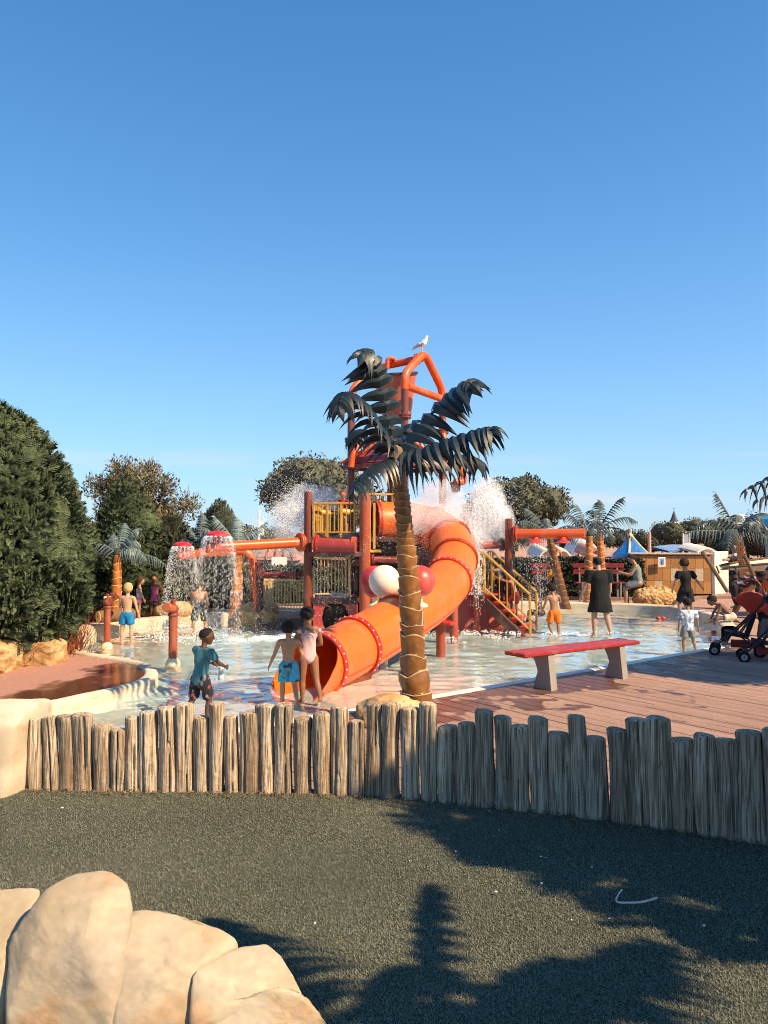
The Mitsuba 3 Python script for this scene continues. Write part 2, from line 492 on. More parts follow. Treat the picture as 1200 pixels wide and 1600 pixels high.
# turf: dark backing plus standing blades
tx, ty = np.arange(-9, 9.01, .09), np.arange(-7, 5.4, .09)
X, Y = np.meshgrid(tx, ty, indexing='ij')
Z = TURF + .012 * (meshkit.fbm(np.stack([X, Y, X * 0], -1) * 1.3, 3, 9) - .5) - .008
keep = shapely.contains_xy(turf_poly, X.ravel(), Y.ravel())
F = grid_faces(len(tx), len(ty), False); F = F[keep[F].any(1)]
put('turf', (np.column_stack([X.ravel(), Y.ravel(), Z.ravel()]), F), (1, 1, 1), 'turf_back', True, kind='structure')
rng = np.random.default_rng(3)
nb = 440000
u = rng.random(nb)
by = 1.9 + 3.3 * u ** 1.35
bx = (rng.random(nb) - .5) * (by * 1.06 + .25)
ok = shapely.contains_xy(turf_poly, bx, by)
bx, by = bx[ok], by[ok]
nb = len(bx)
bz = TURF - .006 + .012 * (meshkit.fbm(np.stack([bx, by, bx * 0], -1) * 1.3, 3, 9) - .5)
az, ln, ti = rng.random(nb) * 2 * np.pi, .005 + .009 * rng.random(nb), .3 + 1.1 * rng.random(nb)
wv = np.stack([np.cos(az), np.sin(az), 0 * az], 1) * (.0014 + .0011 * rng.random(nb))[:, None]
ld = np.stack([-np.sin(az) * np.sin(ti), np.cos(az) * np.sin(ti), np.cos(ti)], 1) * ln[:, None]
b0 = np.stack([bx, by, bz], 1)
V = np.stack([b0 - wv, b0 + wv, b0 + ld], 1).reshape(-1, 3)
tone = (.82 + .42 * rng.random(nb)) * (.8 + .5 * meshkit.fbm(np.stack([bx, by, bx * 0], -1) * A([1.1, 2.2, 1]), 4, 12))
hue = rng.random((nb, 1))
C = (A([.118, .128, .092]) * (1 - hue) + A([.160, .166, .124]) * hue) * tone[:, None]
g = thing('turf_blades', 'short olive grey artificial grass pile covering the play ground', None, kind='stuff')
scene[g] = ent((V, np.arange(nb * 3).reshape(-1, 3)), np.repeat(C, 3, 0), 'leaf', False)

# litter
lk = 0
rr = np.random.default_rng(8)
spots = [(97, 1262, .018), (492, 1442, .012), (775, 1393, .012), (845, 1338, .012), (853, 1340, .01), (846, 1380, .015), (700, 1310, .008), (712, 1330, .008), (952, 1435, .008), (1100, 1446, .012),
         (925, 1355, .008), (893, 1437, .01), (640, 1345, .008), (905, 1250, .008), (1096, 1260, .008), (780, 1297, .008)]
V, Fs, o = [], [], 0
for x, y, s in spots:
    c = G(x, y, TURF + .012)
    m = displaced(trimesh.creation.icosphere(1, 1.0), .3, 2.0, lk)
    V.append(m[0] * .62 * A([s, s * rr.uniform(.4, 1), s * .35]) @ rotz(rr.random() * 6).T + c); Fs.append(m[1] + o); o += len(m[0]); lk += 1
solo('crumbs', (np.vstack(V), np.vstack(Fs)), (.72, .68, .6), 'matte', 'tiny pale crumbs and petals scattered over the turf', None, kind='stuff')
st = curve([G(972, 1390, TURF + .03), G(966, 1398, TURF + .02), G(964, 1409, TURF + .018), G(985, 1410.5, TURF + .02), G(1005, 1409, TURF + .024), G(1026, 1403, TURF + .02)], 24)
solo('plant_stalk', tube(st, np.linspace(.0035, .005, 24), 7), (.62, .53, .44), 'semi', 'thin bent pale stalk lying on the turf', 'stalk')

# log fence
logs = [(47, 66, 1122), (66, 88, 1118), (90, 113, 1116), (114, 143, 1114), (145, 175, 1130), (175, 197, 1138), (196, 220, 1119), (220, 247, 1111), (247, 274, 1104), (277, 301, 1098), (302, 326, 1118), (327, 350, 1097),
        (350, 372, 1117), (374, 400, 1112), (400, 429, 1100), (431, 458, 1098), (459, 487, 1120), (488, 517, 1112), (516, 544, 1103), (546, 571, 1124), (572, 597, 1098), (598, 625, 1097), (627, 655, 1104), (655, 682, 1097), (684, 714, 1133),
        (715, 742, 1128), (742, 770, 1108), (771, 798, 1118), (799, 826, 1132), (827, 855, 1119), (857, 887, 1143), (887, 915, 1117), (916, 946, 1150), (948, 979, 1137), (979, 1008, 1121), (1010, 1046, 1119), (1047, 1082, 1153),
        (1083, 1117, 1146), (1118, 1152, 1154), (1153, 1192, 1141), (1193, 1227, 1137), (1229, 1262, 1150), (1264, 1300, 1142)]
fence = thing('log_fence', 'low palisade fence of upright grey weathered logs along the turf', 'fence')
rl = np.random.default_rng(11)
for i, (x0, x1, yt) in enumerate(logs):
    xc = (x0 + x1) / 2
    lean = max(0, (xc - 640) / 550 * 15) + rl.uniform(-2.5, 2.5)
    xb = xc + lean
    yb = np.interp(xb, fx, A([q[1] for q in cx_fence]))
    base = G(xb, yb, TURF)
    d = base[1]
    r = (x1 - x0 + 1.2) / 2 / 1200 * d
    base[1] += r * .6
    top = Q(xc, yt, base[1] + rl.uniform(-.012, .012))
    n, m = 40, 14
    th = np.arange(n) * 2 * np.pi / n
    prof = [(.001, 0), (.55, 0), (.9, -.004), (1.0, -.022)]
    ring = []
    low = base - A([0, 0, .05])
    h = top[2] - low[2]
    split = rl.random() < .8
    sa = rl.uniform(3.7, 5.7)
    bow = rl.uniform(-.006, .006)
    ell = 1 + .07 * np.cos(2 * th + rl.random() * 6) + .05 * np.cos(3 * th + rl.random() * 6)
    for kk in range(m):
        f = kk / (m - 1)
        c = low * (1 - f) + top * f + A([bow * math.sin(f * 3.1), 0, 0])
        rad = r * (1 + .07 * math.sin(f * 5 + i) + .04 * (1 - f)) * ell
        wob = 1 + .09 * (meshkit.noise(np.stack([np.cos(th) * 2 + i * 5, np.sin(th) * 2, th * 0 + f * 5], 1), i) - .5)
        rr_ = rad * wob
        if split: rr_ = rr_ * (1 - .42 * np.exp(-((th - sa - .16 * math.sin(f * 2 + i)) / .075) ** 2))
        ring.append(np.stack([c[0] + rr_ * np.cos(th), c[1] + rr_ * np.sin(th), th * 0 + c[2] - (.014 if kk == m - 1 else 0)], 1))
    tilt = rl.uniform(-.10, .10)
    for q, dz in ((.86, .006), (.5, .011), (.02, .010)):
        rr_ = r * ell * q
        ring.append(np.stack([top[0] + rr_ * np.cos(th), top[1] + rr_ * np.sin(th), top[2] - .012 + dz + rr_ * np.cos(th) * tilt], 1))
    V = np.concatenate(ring)
    put(fence + '__log', (V, grid_faces(len(ring), n, True)), (1, 1, 1), 'old_wood', 50)

# dry leaf bits and chips gathered along the foot of the logs
rq = np.random.default_rng(17)
nq = 900
qx = rq.uniform(40, 1215, nq)
qp = A([G(x, np.interp(x, fx, A([q[1] for q in cx_fence])) + abs(rq.normal()) * 5 - 1, TURF + .012) for x in qx])
qs = rq.uniform(.003, .012, nq)
qa = rq.random(nq) * 6.28
qd = np.stack([np.cos(qa), np.sin(qa), rq.uniform(-.3, .6, nq)], 1) * qs[:, None]; qe = np.stack([-np.sin(qa), np.cos(qa), rq.uniform(-.3, .6, nq)], 1) * (qs * rq.uniform(.3, .8, nq))[:, None]
qv = np.stack([qp - qd, qp - qe, qp + qd, qp + qe], 1).reshape(-1, 3)
qf = (np.arange(nq) * 4)[:, None, None] + A([[0, 1, 2], [0, 2, 3]])[None]
qc = np.repeat(A([.20, .10, .04]) * rq.uniform(.3, 1.6, (nq, 1)), 4, 0)
solo('leaf_litter', (qv, qf.reshape(-1, 3)), qc, 'leaf', 'dry brown leaf bits along the foot of the log fence', None, smooth=False, kind='stuff')

# cast boulders in the foreground, the masonry end of the pool wall, the palm plinth, sandstone edging
def boulder(pts, seed, amp=.03, ref=.03, mat='cast_rock', smooth=10, freq=3.0):
    hull = Manifold.hull_points(np.asarray(pts, float)).refine_to_length(ref)
    m = hull.to_mesh()
    t = trimesh.Trimesh(m.vert_properties[:, :3], m.tri_verts, process=False)
    trimesh.smoothing.filter_laplacian(t, .5, iterations=smooth)
    return displaced(t, amp, freq, seed)


stones = [
    ('tall upright tan cast boulder, the highest of the foreground group', [(72, 1388, .78), (120, 1363, .80), (168, 1362, .80), (198, 1382, .77), (206, 1412, .73), (14, 1470, .63), (178, 1462, .64), (150, 1420, .74), (60, 1430, .72), (4, 1600, .45), (176, 1600, .45), (60, 1470, .66), (130, 1470, .67)], 1),
    ('orange tinted cast boulder at the far left edge', [(-120, 1395, .72), (0, 1387, .72), (66, 1386, .72), (30, 1440, .65), (-120, 1480, .60), (5, 1500, .58), (0, 1600, .42), (-120, 1600, .42)], 2),
    ('middle cream cast boulder with a slanted top', [(204, 1420, .68), (242, 1416, .685), (300, 1428, .66), (352, 1450, .62), (373, 1470, .58), (366, 1482, .56), (181, 1478, .63), (300, 1522, .55), (176, 1600, .45), (298, 1600, .42), (190, 1440, .67)], 3),
    ('low cream cast boulder right of the slanted one', [(383, 1475, .57), (422, 1468, .575), (441, 1488, .55), (456, 1520, .51), (480, 1562, .46), (298, 1520, .56), (335, 1566, .485), (296, 1600, .44), (340, 1494, .57)], 4),
    ('smallest cream cast boulder at the bottom edge, front right of the group', [(333, 1566, .48), (400, 1553, .50), (447, 1549, .495), (472, 1562, .465), (492, 1588, .415), (514, 1606, .38), (328, 1604, .43), (334, 1650, .36), (520, 1650, .3)], 5),
]
for lab, pts, sd in stones:
    pts = A([G(*q) for q in pts]); lo = pts.copy(); lo[:, 2] = .1
    solo('boulder', boulder(np.vstack([pts, lo]), sd, .030, .016, smooth=2, freq=3.0), (1, 1, 1), 'cast_rock', lab, 'boulder', smooth=True)

wl = [(-2.24, 4.98, .84), (-2.20, 5.2, .83), (-3.4, 4.95, .82), (-2.30, 4.80, .60), (-2.33, 4.76, .25), (-3.4, 4.7, .25), (-3.2, 6.1, .45), (-2.62, 5.8, .62), (-3.5, 5.6, .55), (-2.27, 4.80, .76), (-3.3, 4.76, .76), (-2.62, 5.8, -.3), (-3.5, 6.0, -.3), (-2.3, 5.1, -.1)]
solo('stone_wall', boulder(wl, 9, .03, .035, smooth=6, freq=3), (1, 1, 1), 'rim_stone', 'rounded cream stone wall end left of the log fence', 'wall', smooth=True)
pl = [tuple(G(x, y, z)) for x, y, z in ((556, 1098, .12), (590, 1088, .24), (560, 1110, .05), (662, 1100, .12), (672, 1104, .05), (640, 1092, .18), (610, 1083, .26))]
pl += [(p[0], p[1] - .5, -.1) for p in pl] + [(p[0], p[1] + .1, -.2) for p in pl]
solo('plinth_rock', boulder(pl, 12, .035, .03, 'sandstone', 3, 6), (1, 1, 1), 'sandstone', 'sandy rock plinth at the foot of the large palm behind the logs', 'rock', smooth=True)

for i, (x, y, w, h, lab) in enumerate(((25, 1040, 1.1, .34, 'sandstone block under the big hedge at the left edge'), (-60, 1052, 1.2, .4, 'broad sandstone block beyond the left edge of the hedge foot'), (62, 1022, .62, .30, 'small sandstone block under the right side of the hedge'))):
    c = G(x, y, 0) + A([0, .25, 0])
    hw = w / 2
    p = [(sx * hw * r_, sy * .3, z) for sx in (-1, 1) for sy in (-1, 1) for z, r_ in ((-.05, 1), (h * .8, 1), (h, .8))]
    solo('edging_stone', boulder(A(p) + c, 20 + i, .05, .04, 'sandstone', 2, 5), (1, 1, 1), 'sandstone', lab, 'stone', smooth=False)
for i, (x, y, lab) in enumerate(((155, 958, 'pale sandstone lump behind the left water cannon'), (225, 957, 'sandstone lump behind the boy in blue trunks'), (262, 960, 'sandstone lump at the foot of the dark conifer by the girls'), (395, 962, 'low sandstone heap behind the shower curtain'))):
    c = G(x, y + 8, .05)
    solo('edging_stone', displaced(ball(c + A([0, .5, .12]), (.5, .35, .3), 14), .10, 3, 30 + i), (1, 1, 1), 'sandstone', lab, 'stone', smooth=False)

# bench
bench = thing('bench', 'red slatted bench on two slanted concrete legs by the pool', 'bench')
b0, b1 = A([1.60, 9.52, .46]), A([3.42, 10.76, .46])
bd = unit((b1 - b0)[:2]); bd = A([bd[0], bd[1], 0]); bs = A([bd[1], -bd[0], 0])
for s, w in ((-.095, .16), (.095, .18)):
    put(bench + '__slat', beam(b0 + bs * s, b1 + bs * s, w, .05, .012), tinted((.29, .022, .017), .2, 5, 3), 'paint', 25)
for f in (.22, .84):
    c = b0 + (b1 - b0) * f
    prof = [(-.13, -.025), (.16, -.025), (.21, -.46), (-.10, -.46), (-.02, -.25), (-.05, -.17)]
    poly = Polygon(prof)
    m = trimesh.creation.extrude_polygon(poly, .11, engine='earcut')
    v = m.vertices
    w = c + bs * v[:, :1] + A([0, 0, 1]) * v[:, 1:2] + bd * (v[:, 2:3] - .055)
    fcs = m.faces if trimesh.Trimesh(w, m.faces, process=False).volume > 0 else m.faces[:, ::-1]
    put(bench + '__leg', (w, fcs), tinted((.27, .245, .22), .18, 9), 'matte', 20)
# ---------------------------------------------------------------- the play tower
ORANGE, RED, BROWN, MAROON, YELLOW = (.68, .088, .010), (.36, .024, .016), (.165, .040, .022), (.18, .024, .019), (.50, .27, .045)
tower = thing('water_play_tower', 'orange and maroon water play tower with yellow railings and a tipping bucket', 'water playground')


def tpart(name, mesh, col, mat='paint', smooth=35, amp=.14, parent=None):
    return put((parent or tower) + '__' + name, mesh, tinted(col, amp, 4, len(scene)), mat, smooth)


def post(px, y, top_py, z0=-.3, r=.085, col=BROWN, ztop=None, name='post'):
    b = Q(px, 900, y)
    zt = ztop if ztop is not None else Q(px, top_py, y)[2]
    return tpart(name, cyl((b[0], y, z0), (b[0], y, zt), r, n=20, bev_=.02), col)


def collar(c, r, axis=(0, 0, 1), h=.07, col=BROWN, parent=None, name='collar', bolts=8):
    """A pipe flange: two discs with bolt heads."""
    c = A(c, float); t = unit(axis)
    m = cat(cyl(c - t * h * .5, c - t * .008, r, n=24, bev_=.004), cyl(c + t * .008, c + t * h * .5, r, n=24, bev_=.004))
    k = tpart(name, m, col, parent=parent)
    s = unit(np.cross(t, [.3, .2, .9])); u = np.cross(t, s)
    bm = cat(*[cyl(c + (s * math.cos(a) + u * math.sin(a)) * r * .86 - t * h * .75, c + (s * math.cos(a) + u * math.sin(a)) * r * .86 + t * h * .75, .012, n=6, bev_=.002) for a in np.arange(bolts) * 2 * np.pi / bolts])
    put(k + '__bolts', bm, (.25, .10, .07), 'semi', 30, kind='stuff')
    return k


def railing(a, b, z0, ht, step=.105, parent=None, col=YELLOW, name='railing', r=.011, a2=None, b2=None, stiles=0):
    """Top and bottom rail with end stiles, each baluster a sub-part. a2, b2: heights of the floor at both ends of a sloping rail."""
    a, b = A(a, float), A(b, float)
    za, zb = (z0 if a2 is None else a2), (z0 if b2 is None else b2)
    A0, B0 = A([a[0], a[1], za]), A([b[0], b[1], zb])
    up = A([0, 0, 1])
    L = np.linalg.norm(B0 - A0)
    fr = [beam(A0 + up * ht, B0 + up * ht, .05, .045, .008), beam(A0 + up * .09, B0 + up * .09, .04, .035, .006)]
    for f in np.linspace(0, 1, 2 + stiles):
        p = A0 + (B0 - A0) * f
        fr.append(beam(p + up * -.02, p + up * (ht - .02), .045, .045, .006, up=(b - a)[:2].tolist() + [0]))
    k = tpart(name, cat(*fr), col, parent=parent, smooth=25)
    n = max(2, int(np.linalg.norm((b - a)[:2]) / step))
    for i in range(1, n):
        p = A0 + (B0 - A0) * i / n
        if k.count('__') < 2:
            put(k + '__baluster', cyl(p + up * .09, p + up * (ht - .01), r, n=8, bev_=.001), tinted(col, .1, 4, i), 'paint', 60)
    return k


# posts
post(481, 16.3, 768, r=.085)
post(570, 16.0, 772, r=.115, col=(.34, .07, .03))
post(553, 17.8, 866, r=.10, col=(.10, .03, .022))
post(795, 17.0, 810, r=.085)
post(627, 17.6, 838, r=.085)
post(745, 16.9, 918, r=.09, col=(.36, .06, .03))
post(545, 17.4, 870, r=.06, ztop=1.6, col=(.33, .07, .03))
post(700, 18.2, 850, r=.085)
c4 = [A([-.77, 17.9]), A([.46, 17.0]), A([1.39, 18.2]), A([.16, 19.1])]
for i, c in enumerate(c4):
    zt = [5.0, 5.28, 5.2, 5.2][i]
    tpart('post', cyl((c[0], c[1], -.3), (c[0], c[1], zt), .085, n=20, bev_=.01), BROWN)
    for z in ([4.18, 3.6] if i == 0 else [4.6] if i == 1 else [4.42]):
        collar((c[0], c[1], z), .15, h=.09)
# orange frame on the bucket posts
P = lambda c, z: A([c[0], c[1], z])
apex1 = P((c4[1] + c4[2]) / 2, 6.05); apex2 = P((c4[0] + c4[3]) / 2, 5.98)
k = tpart('frame_pipe', tube(rounded([P(c4[1], 5.2), P(c4[1], 5.55), apex1 + A([0, 0, .12]), P(c4[2], 5.42), P(c4[2], 5.1)], .22, 8), .092, 18), ORANGE)
tpart('frame_pipe', tube(rounded([P(c4[0], 4.9), P(c4[0], 5.3), apex2 + A([0, 0, .1]), P(c4[3], 5.3), P(c4[3], 5.0)], .22, 8), .092, 18), ORANGE)
tpart('frame_pipe', tube([apex1, apex2], .085, 18), ORANGE)
tpart('frame_pipe', tube([P(c4[1], 5.28) + A([.05, .05, 0]), P(c4[2], 5.2)], .085, 18), ORANGE)
tpart('frame_pipe', tube([P(c4[0], 5.0), P(c4[3], 5.0)], .07, 16), ORANGE)
mid = apex2 + (apex1 - apex2) * .36
tpart('spout', tube(rounded([mid + A([0, -.02, .02]), mid + A([.10, -.28, .10]), mid + A([-.06, -.30, .08]), mid + A([-.06, -.30, -.16])], .06, 5), .048, 12), ORANGE)
collar(apex1 + unit(apex2 - apex1) * .2, .13, unit(apex2 - apex1), .06, ORANGE)
# tipping bucket, tilted towards the pool
bc = A([.30, 17.95, 4.72]); bax = unit(A([-.06, -.20, 1]))
prof = [(.02, 0), (.30, 0), (.335, .03), (.52, .98), (.54, 1.0), (.52, 1.02), (.50, .99), (.32, .06), (.02, .05)]
bk = tpart('bucket', lathe(prof, 36, bc, bax), (.42, .13, .085), amp=.2)
put(bk + '__rim', lathe([(.515, .965), (.55, .97), (.555, 1.0), (.55, 1.03), (.51, 1.03)], 36, bc, bax), (.05, .03, .028), 'semi', 40)
put(bk + '__axle', cyl(P(c4[1], 4.9), P(c4[1], 4.9) + A([-.4, .75, .0]), .05, n=12), tinted(ORANGE, .1), 'paint', 40)
# spreader roof under the bucket
ap = A([.31, 18.05, 4.35])
rb = [A([c[0] * 1.18 - .05, 18.05 + (c[1] - 18.05) * 1.18, 3.62]) for c in c4]
for i in range(4):
    a, b = rb[i], rb[(i + 1) % 4]
    n_ = unit(np.cross(b - a, ap - a)); n_ = n_ if n_[2] > 0 else -n_
    m = Manifold.hull_points(A([a, b, ap, a - n_ * .03, b - n_ * .03, ap - n_ * .03]))
    tpart('roof_panel', m, (.24, .035, .03), smooth=False)
    tpart('frame_pipe', tube([a + n_ * .02, ap + n_ * .05], .05, 12), ORANGE)
    tpart('beam', beam(a - A([0, 0, .08]), b - A([0, 0, .08]), .08, .09), (.15, .035, .025))
# water pipe bending down on the right post
w = [P(c4[2], 4.75), P(c4[2], 4.2) + A([.02, -.1, 0]), A([1.52, 17.8, 3.85]), A([1.78, 17.2, 3.35]), A([1.78, 17.0, 3.12]), A([1.55, 16.9, 3.14])]
tpart('water_pipe', tube(rounded(w, .2, 6), .075, 16), ORANGE)
tpart('nozzle', lathe([(.05, 0), (.09, .02), (.12, .2), (.11, .22)], 18, (1.58, 16.92, 2.9)), (.10, .025, .02))
tpart('water_pipe', tube(rounded([A([-.45, 17.6, 4.05]), A([-.6, 17.5, 4.0]), A([-.72, 17.4, 3.75]), A([-.75, 17.4, 3.5])], .1, 5), .07, 14), ORANGE)

# upper platform
zp = 1.92
x0, x1 = Q(484, 838, 16.3)[0], Q(562, 838, 16.2)[0]
tpart('platform', slab(Polygon([(x0, 16.25), (x1, 16.05), (1.0, 16.6), (1.0, 18.9), (x0 + .1, 19.0)]), zp - .09, zp), (.12, .06, .05))
tpart('platform_edge', beam((x0 + .5, 16.18, zp - .02), (x1 - .02, 16.06, zp + .04), .06, .08), (.03, .045, .085))
railing((x0 + .09, 16.24), (x1 - .10, 16.08), zp, .70, .085, stiles=2)
railing((x0 + .09, 16.3), (x0 + .15, 18.9), zp, .72, .16)
railing((x0 + .2, 18.95), (1.0, 18.95), zp, .72, .16)
railing((Q(575, 838, 16.3)[0], 16.9), (Q(640, 838, 16.9)[0], 17.2), zp + .1, .84, .12)
# yellow entry frame round the tube
yl = Q(577, 838, 15.95)[0]
tpart('entry_frame', cat(beam((yl, 15.98, 1.62), (yl, 15.98, 2.66), .05, .06, up=(1, 0, 0)), beam((yl + .10, 16.02, 1.66), (yl + .10, 16.02, 2.62), .12, .05, up=(1, 0, 0)), beam((yl - .02, 15.98, 1.62), (yl + .24, 16.05, 1.62), .06, .06)), YELLOW)
# big drip pipe under the platform with flanges
dz = Q(500, 852, 16.0)[2]
dp0, dp1 = A([Q(492, 852, 16.0)[0], 16.05, dz]), A([Q(556, 852, 15.9)[0], 15.9, dz - .02])
tpart('drip_pipe', tube([dp0, dp1], .15, 24), (.30, .035, .028))
collar(dp0 + A([.03, 0, .02]), .2, unit(dp1 - dp0), .08, RED)
collar(dp1 + A([-.04, 0, .08]), .12, unit(dp1 - dp0), .08, ORANGE)
tpart('beam', beam((x0, 16.1, Q(490, 866, 16.1)[2]), (x1 + .1, 15.95, Q(560, 866, 16)[2]), .12, .10), (.13, .035, .03))
tpart('beam', beam((x0 + .05, 16.7, Q(490, 879, 16.7)[2]), (x1, 16.6, Q(560, 879, 16.6)[2]), .1, .13), (.19, .045, .035))
tpart('crossbar', tube([A([Q(578, 870, 16.1)[0], 16.1, 1.45]), A([Q(640, 872, 16.4)[0], 16.4, 1.42])], .075, 16), (.36, .05, .03))
collar((Q(577, 869, 16.1)[0] + .06, 16.1, 1.455), .13, (1, .2, 0), .05, (.33, .05, .03))
# lower storey: railing, floor beam, red panel with an arch
zl = Q(500, 931, 16.4)[2]
xl0, xl1 = Q(490, 930, 16.4)[0], Q(546, 930, 16.4)[0]
railing((xl0, 16.42), (xl1, 16.38), zl - .05, .86, .075, stiles=0, col=(.62, .43, .19))
tpart('beam', beam((xl0 - .06, 16.3, zl - .09), (xl1 + .18, 16.25, zl - .09), .12, .13), (.05, .015, .013))
zt_, zb_ = zl - .16, -.3
wpan = xl1 + .18 - xl0
circle = [(wpan * .50 + .285 * math.cos(a), .50 + .36 * math.sin(a)) for a in np.linspace(0, 2 * np.pi, 28)[:-1]]
poly = Polygon([(0, 0), (wpan, 0), (wpan, zt_ - zb_), (0, zt_ - zb_)]).difference(Polygon(circle))
m = trimesh.creation.extrude_polygon(poly, .05, engine='earcut')
v = m.vertices
tpart('arch_panel', (np.column_stack([xl0 + v[:, 0], 16.32 - v[:, 2], zb_ + v[:, 1]]), m.faces[:, ::-1]), (.42, .05, .04), smooth=False)
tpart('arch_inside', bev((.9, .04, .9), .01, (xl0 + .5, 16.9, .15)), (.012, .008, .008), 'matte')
tpart('back_panel', bev((2.6, .06, 1.0), .01, (xl0 + 1.25, 18.4, .2)), (.12, .02, .018))
tpart('side_panel', bev((.06, 2.0, 1.0), .01, (xl0 - .04, 17.35, .2)), (.12, .02, .018))
tpart('floor_deck', bev((2.9, 2.2, .08), .01, (xl0 + 1.35, 17.45, zl - .1)), (.14, .05, .04))
tpart('back_wall', bev((2.1, .05, 1.2), .01, (xl0 + 1.9, 18.7, 1.2)), (.06, .022, .02))
tpart('back_wall', bev((1.5, .06, 2.4), .01, (1.35, 18.3, .5)), (.09, .03, .026))
# lower deck with its railing on the left, further back
za = Q(440, 960, 17.6)[2]
xa0, xa1 = Q(412, 960, 17.6)[0], Q(478, 960, 17.6)[0]
tpart('platform', bev((xa1 - xa0 + .1, 1.5, .09), .01, ((xa0 + xa1) / 2, 18.3, za - .05)), (.26, .12, .08))
tpart('skirt', bev((xa1 - xa0, .05, .3), .01, ((xa0 + xa1) / 2, 17.7, za - .25)), (.10, .025, .02))
railing((xa0, 17.6), (xa1, 17.6), za, .78, .068, col=(.66, .46, .22))
railing((xa0, 17.65), (xa0, 19.0), za, .78, .1, col=(.66, .46, .22))
railing((xa0, 19.0), (xa1, 19.0), za, .78, .1, col=(.66, .46, .22))
tpart('crossbar', tube([Q(414, 899, 18.0), Q(470, 897, 17.5)], .075, 16), (.30, .04, .03))
collar(Q(466, 897, 17.5), .14, (1, -.1, 0), .07, (.03, .02, .02))
collar(Q(492, 878, 16.5), .14, (1, -.1, 0), .12, (.02, .015, .015))
# right wing: landing, stairs with treads, panels
ld = A([.93, -.36, 0]); lw = A([.33, .94, 0])
s0 = A([Q(757, 925, 16.6)[0], 16.6, Q(757, 925, 16.6)[2]]); s1 = G(826, 988, -.16); s1 = s0 + ld * .98 + A([0, 0, -.16 - s0[2]])
tpart('landing', slab(Polygon([tuple((s0 + ld * a + lw * b)[:2]) for a, b in ((-.35, 0), (.02, 0), (.02, .95), (-.35, .95))]), s0[2] - .07, s0[2]), (.30, .17, .12))
st = tpart('stairs', cat(beam(s0 + A([-.02, 0, -.20]), s1 + A([-.06, 0, -.18]), .05, .20), beam(s0 + lw * .92 + A([0, 0, -.18]), s1 + lw * .92 + A([0, 0, -.16]), .05, .20)), (.055, .014, .012))
for i in range(5):
    f = (i + .55) / 5.3
    c = s0 + (s1 - s0) * f + lw * .46
    put(st + '__tread', cat(bev((.24, .86, .035), .006, c + A([0, 0, .02]), np.stack([ld, lw, [0, 0, 1]], 1)), bev((.02, .86, .15), .004, c + ld * -.10 + A([0, 0, -.06]), np.stack([ld, lw, [0, 0, 1]], 1))), tinted((.55, .045, .02), .15, 5, i), 'paint', 20)
railing(s0 - ld * .12, s0 + ld * .0, s0[2], .86, .05)
railing(s0, s1, 0, .84, .14, a2=s0[2], b2=s1[2] + .02)
railing(s0 + lw * .95 - ld * .12, s0 + lw * .95, s0[2], .86, .08)
railing(s0 + lw * .95, s1 + lw * .95, 0, .84, .14, a2=s0[2], b2=s1[2] + .02)
tpart('side_panel', bev((1.15, .05, .95), .01, (Q(715, 955, 17.2)[0] + .1, 17.2, .28)), (.36, .05, .045))
tpart('side_panel', bev((.55, .05, .72), .01, (Q(775, 955, 17.4)[0], 17.4, .12)), (.55, .13, .10))
tpart('platform', bev((2.2, 1.8, .09), .01, (1.75, 18.0, .70)), (.16, .06, .05))
hp0, hp1 = Q(738, 853, 17.2), Q(793, 851, 17.2)
tpart('crossbar', tube([hp0, hp1], .085, 16), (.36, .05, .035))
collar(hp1 + A([-.12, 0, 0]), .15, (1, 0, 0), .08, (.05, .03, .03))
# right spray arm with two flower nozzles
q0, q1 = Q(799, 834, 16.9), Q(914, 834, 16.4)
tpart('spray_arm', tube([q0, q1], .105, 20), ORANGE)
collar(q0 + (q1 - q0) * .06, .19, unit(q1 - q0), .07, RED)
collar(q0 + (q1 - q0) * .01, .14, unit(q1 - q0), .06, BROWN)
for f in (.33, .70):
    c = q0 + (q1 - q0) * f
    tpart('flower_nozzle', lathe([(.17, 0), (.15, .02), (.08, .07), (.05, .13), (.01, .13)], 20, c + A([0, -.06, -.20])), (.55, .045, .045))
# left spray arms ending in mushroom caps
m2 = Q(340, 852, 15.2); l0 = Q(476, 847, 16.3)
tpart('spray_arm', tube([l0, Q(322, 856, 15.2)], .105, 20), ORANGE)
collar(l0 + unit(m2 - l0) * .10, .20, unit(m2 - l0), .07, ORANGE)
collar(l0 + unit(m2 - l0) * .04, .16, unit(m2 - l0), .05, BROWN)
m1 = Q(285, 866, 17.0)
k = tpart('spray_arm', tube(rounded([Q(278, 868, 17.0), Q(392, 859, 17.4), A([Q(405, 870, 17.4)[0], 17.4, .2]), A([Q(405, 870, 17.4)[0], 17.4, -.3])], .3, 8), .095, 20), ORANGE)
tpart('post', cyl((Q(405, 870, 17.4)[0], 17.4, -.3), (Q(405, 870, 17.4)[0], 17.4, 1.35), .105, n=20), (.13, .035, .03))
for c, capw, topy, pd in ((m2, .235, 829, 15.2), (m1, .20, 846, 17.0)):
    z = Q(0, topy, pd)[2]
    tpart('mushroom_cap', lathe([(.03, -.10), (capw * .9, -.13), (capw, -.11), (capw * .97, -.07), (capw * .6, -.015), (.01, .0)], 28, (c[0], c[1], z)), (.50, .022, .028))
    tpart('mushroom_stem', cyl((c[0], c[1], c[2] - .1), (c[0], c[1], z - .1), .06, n=14), ORANGE)
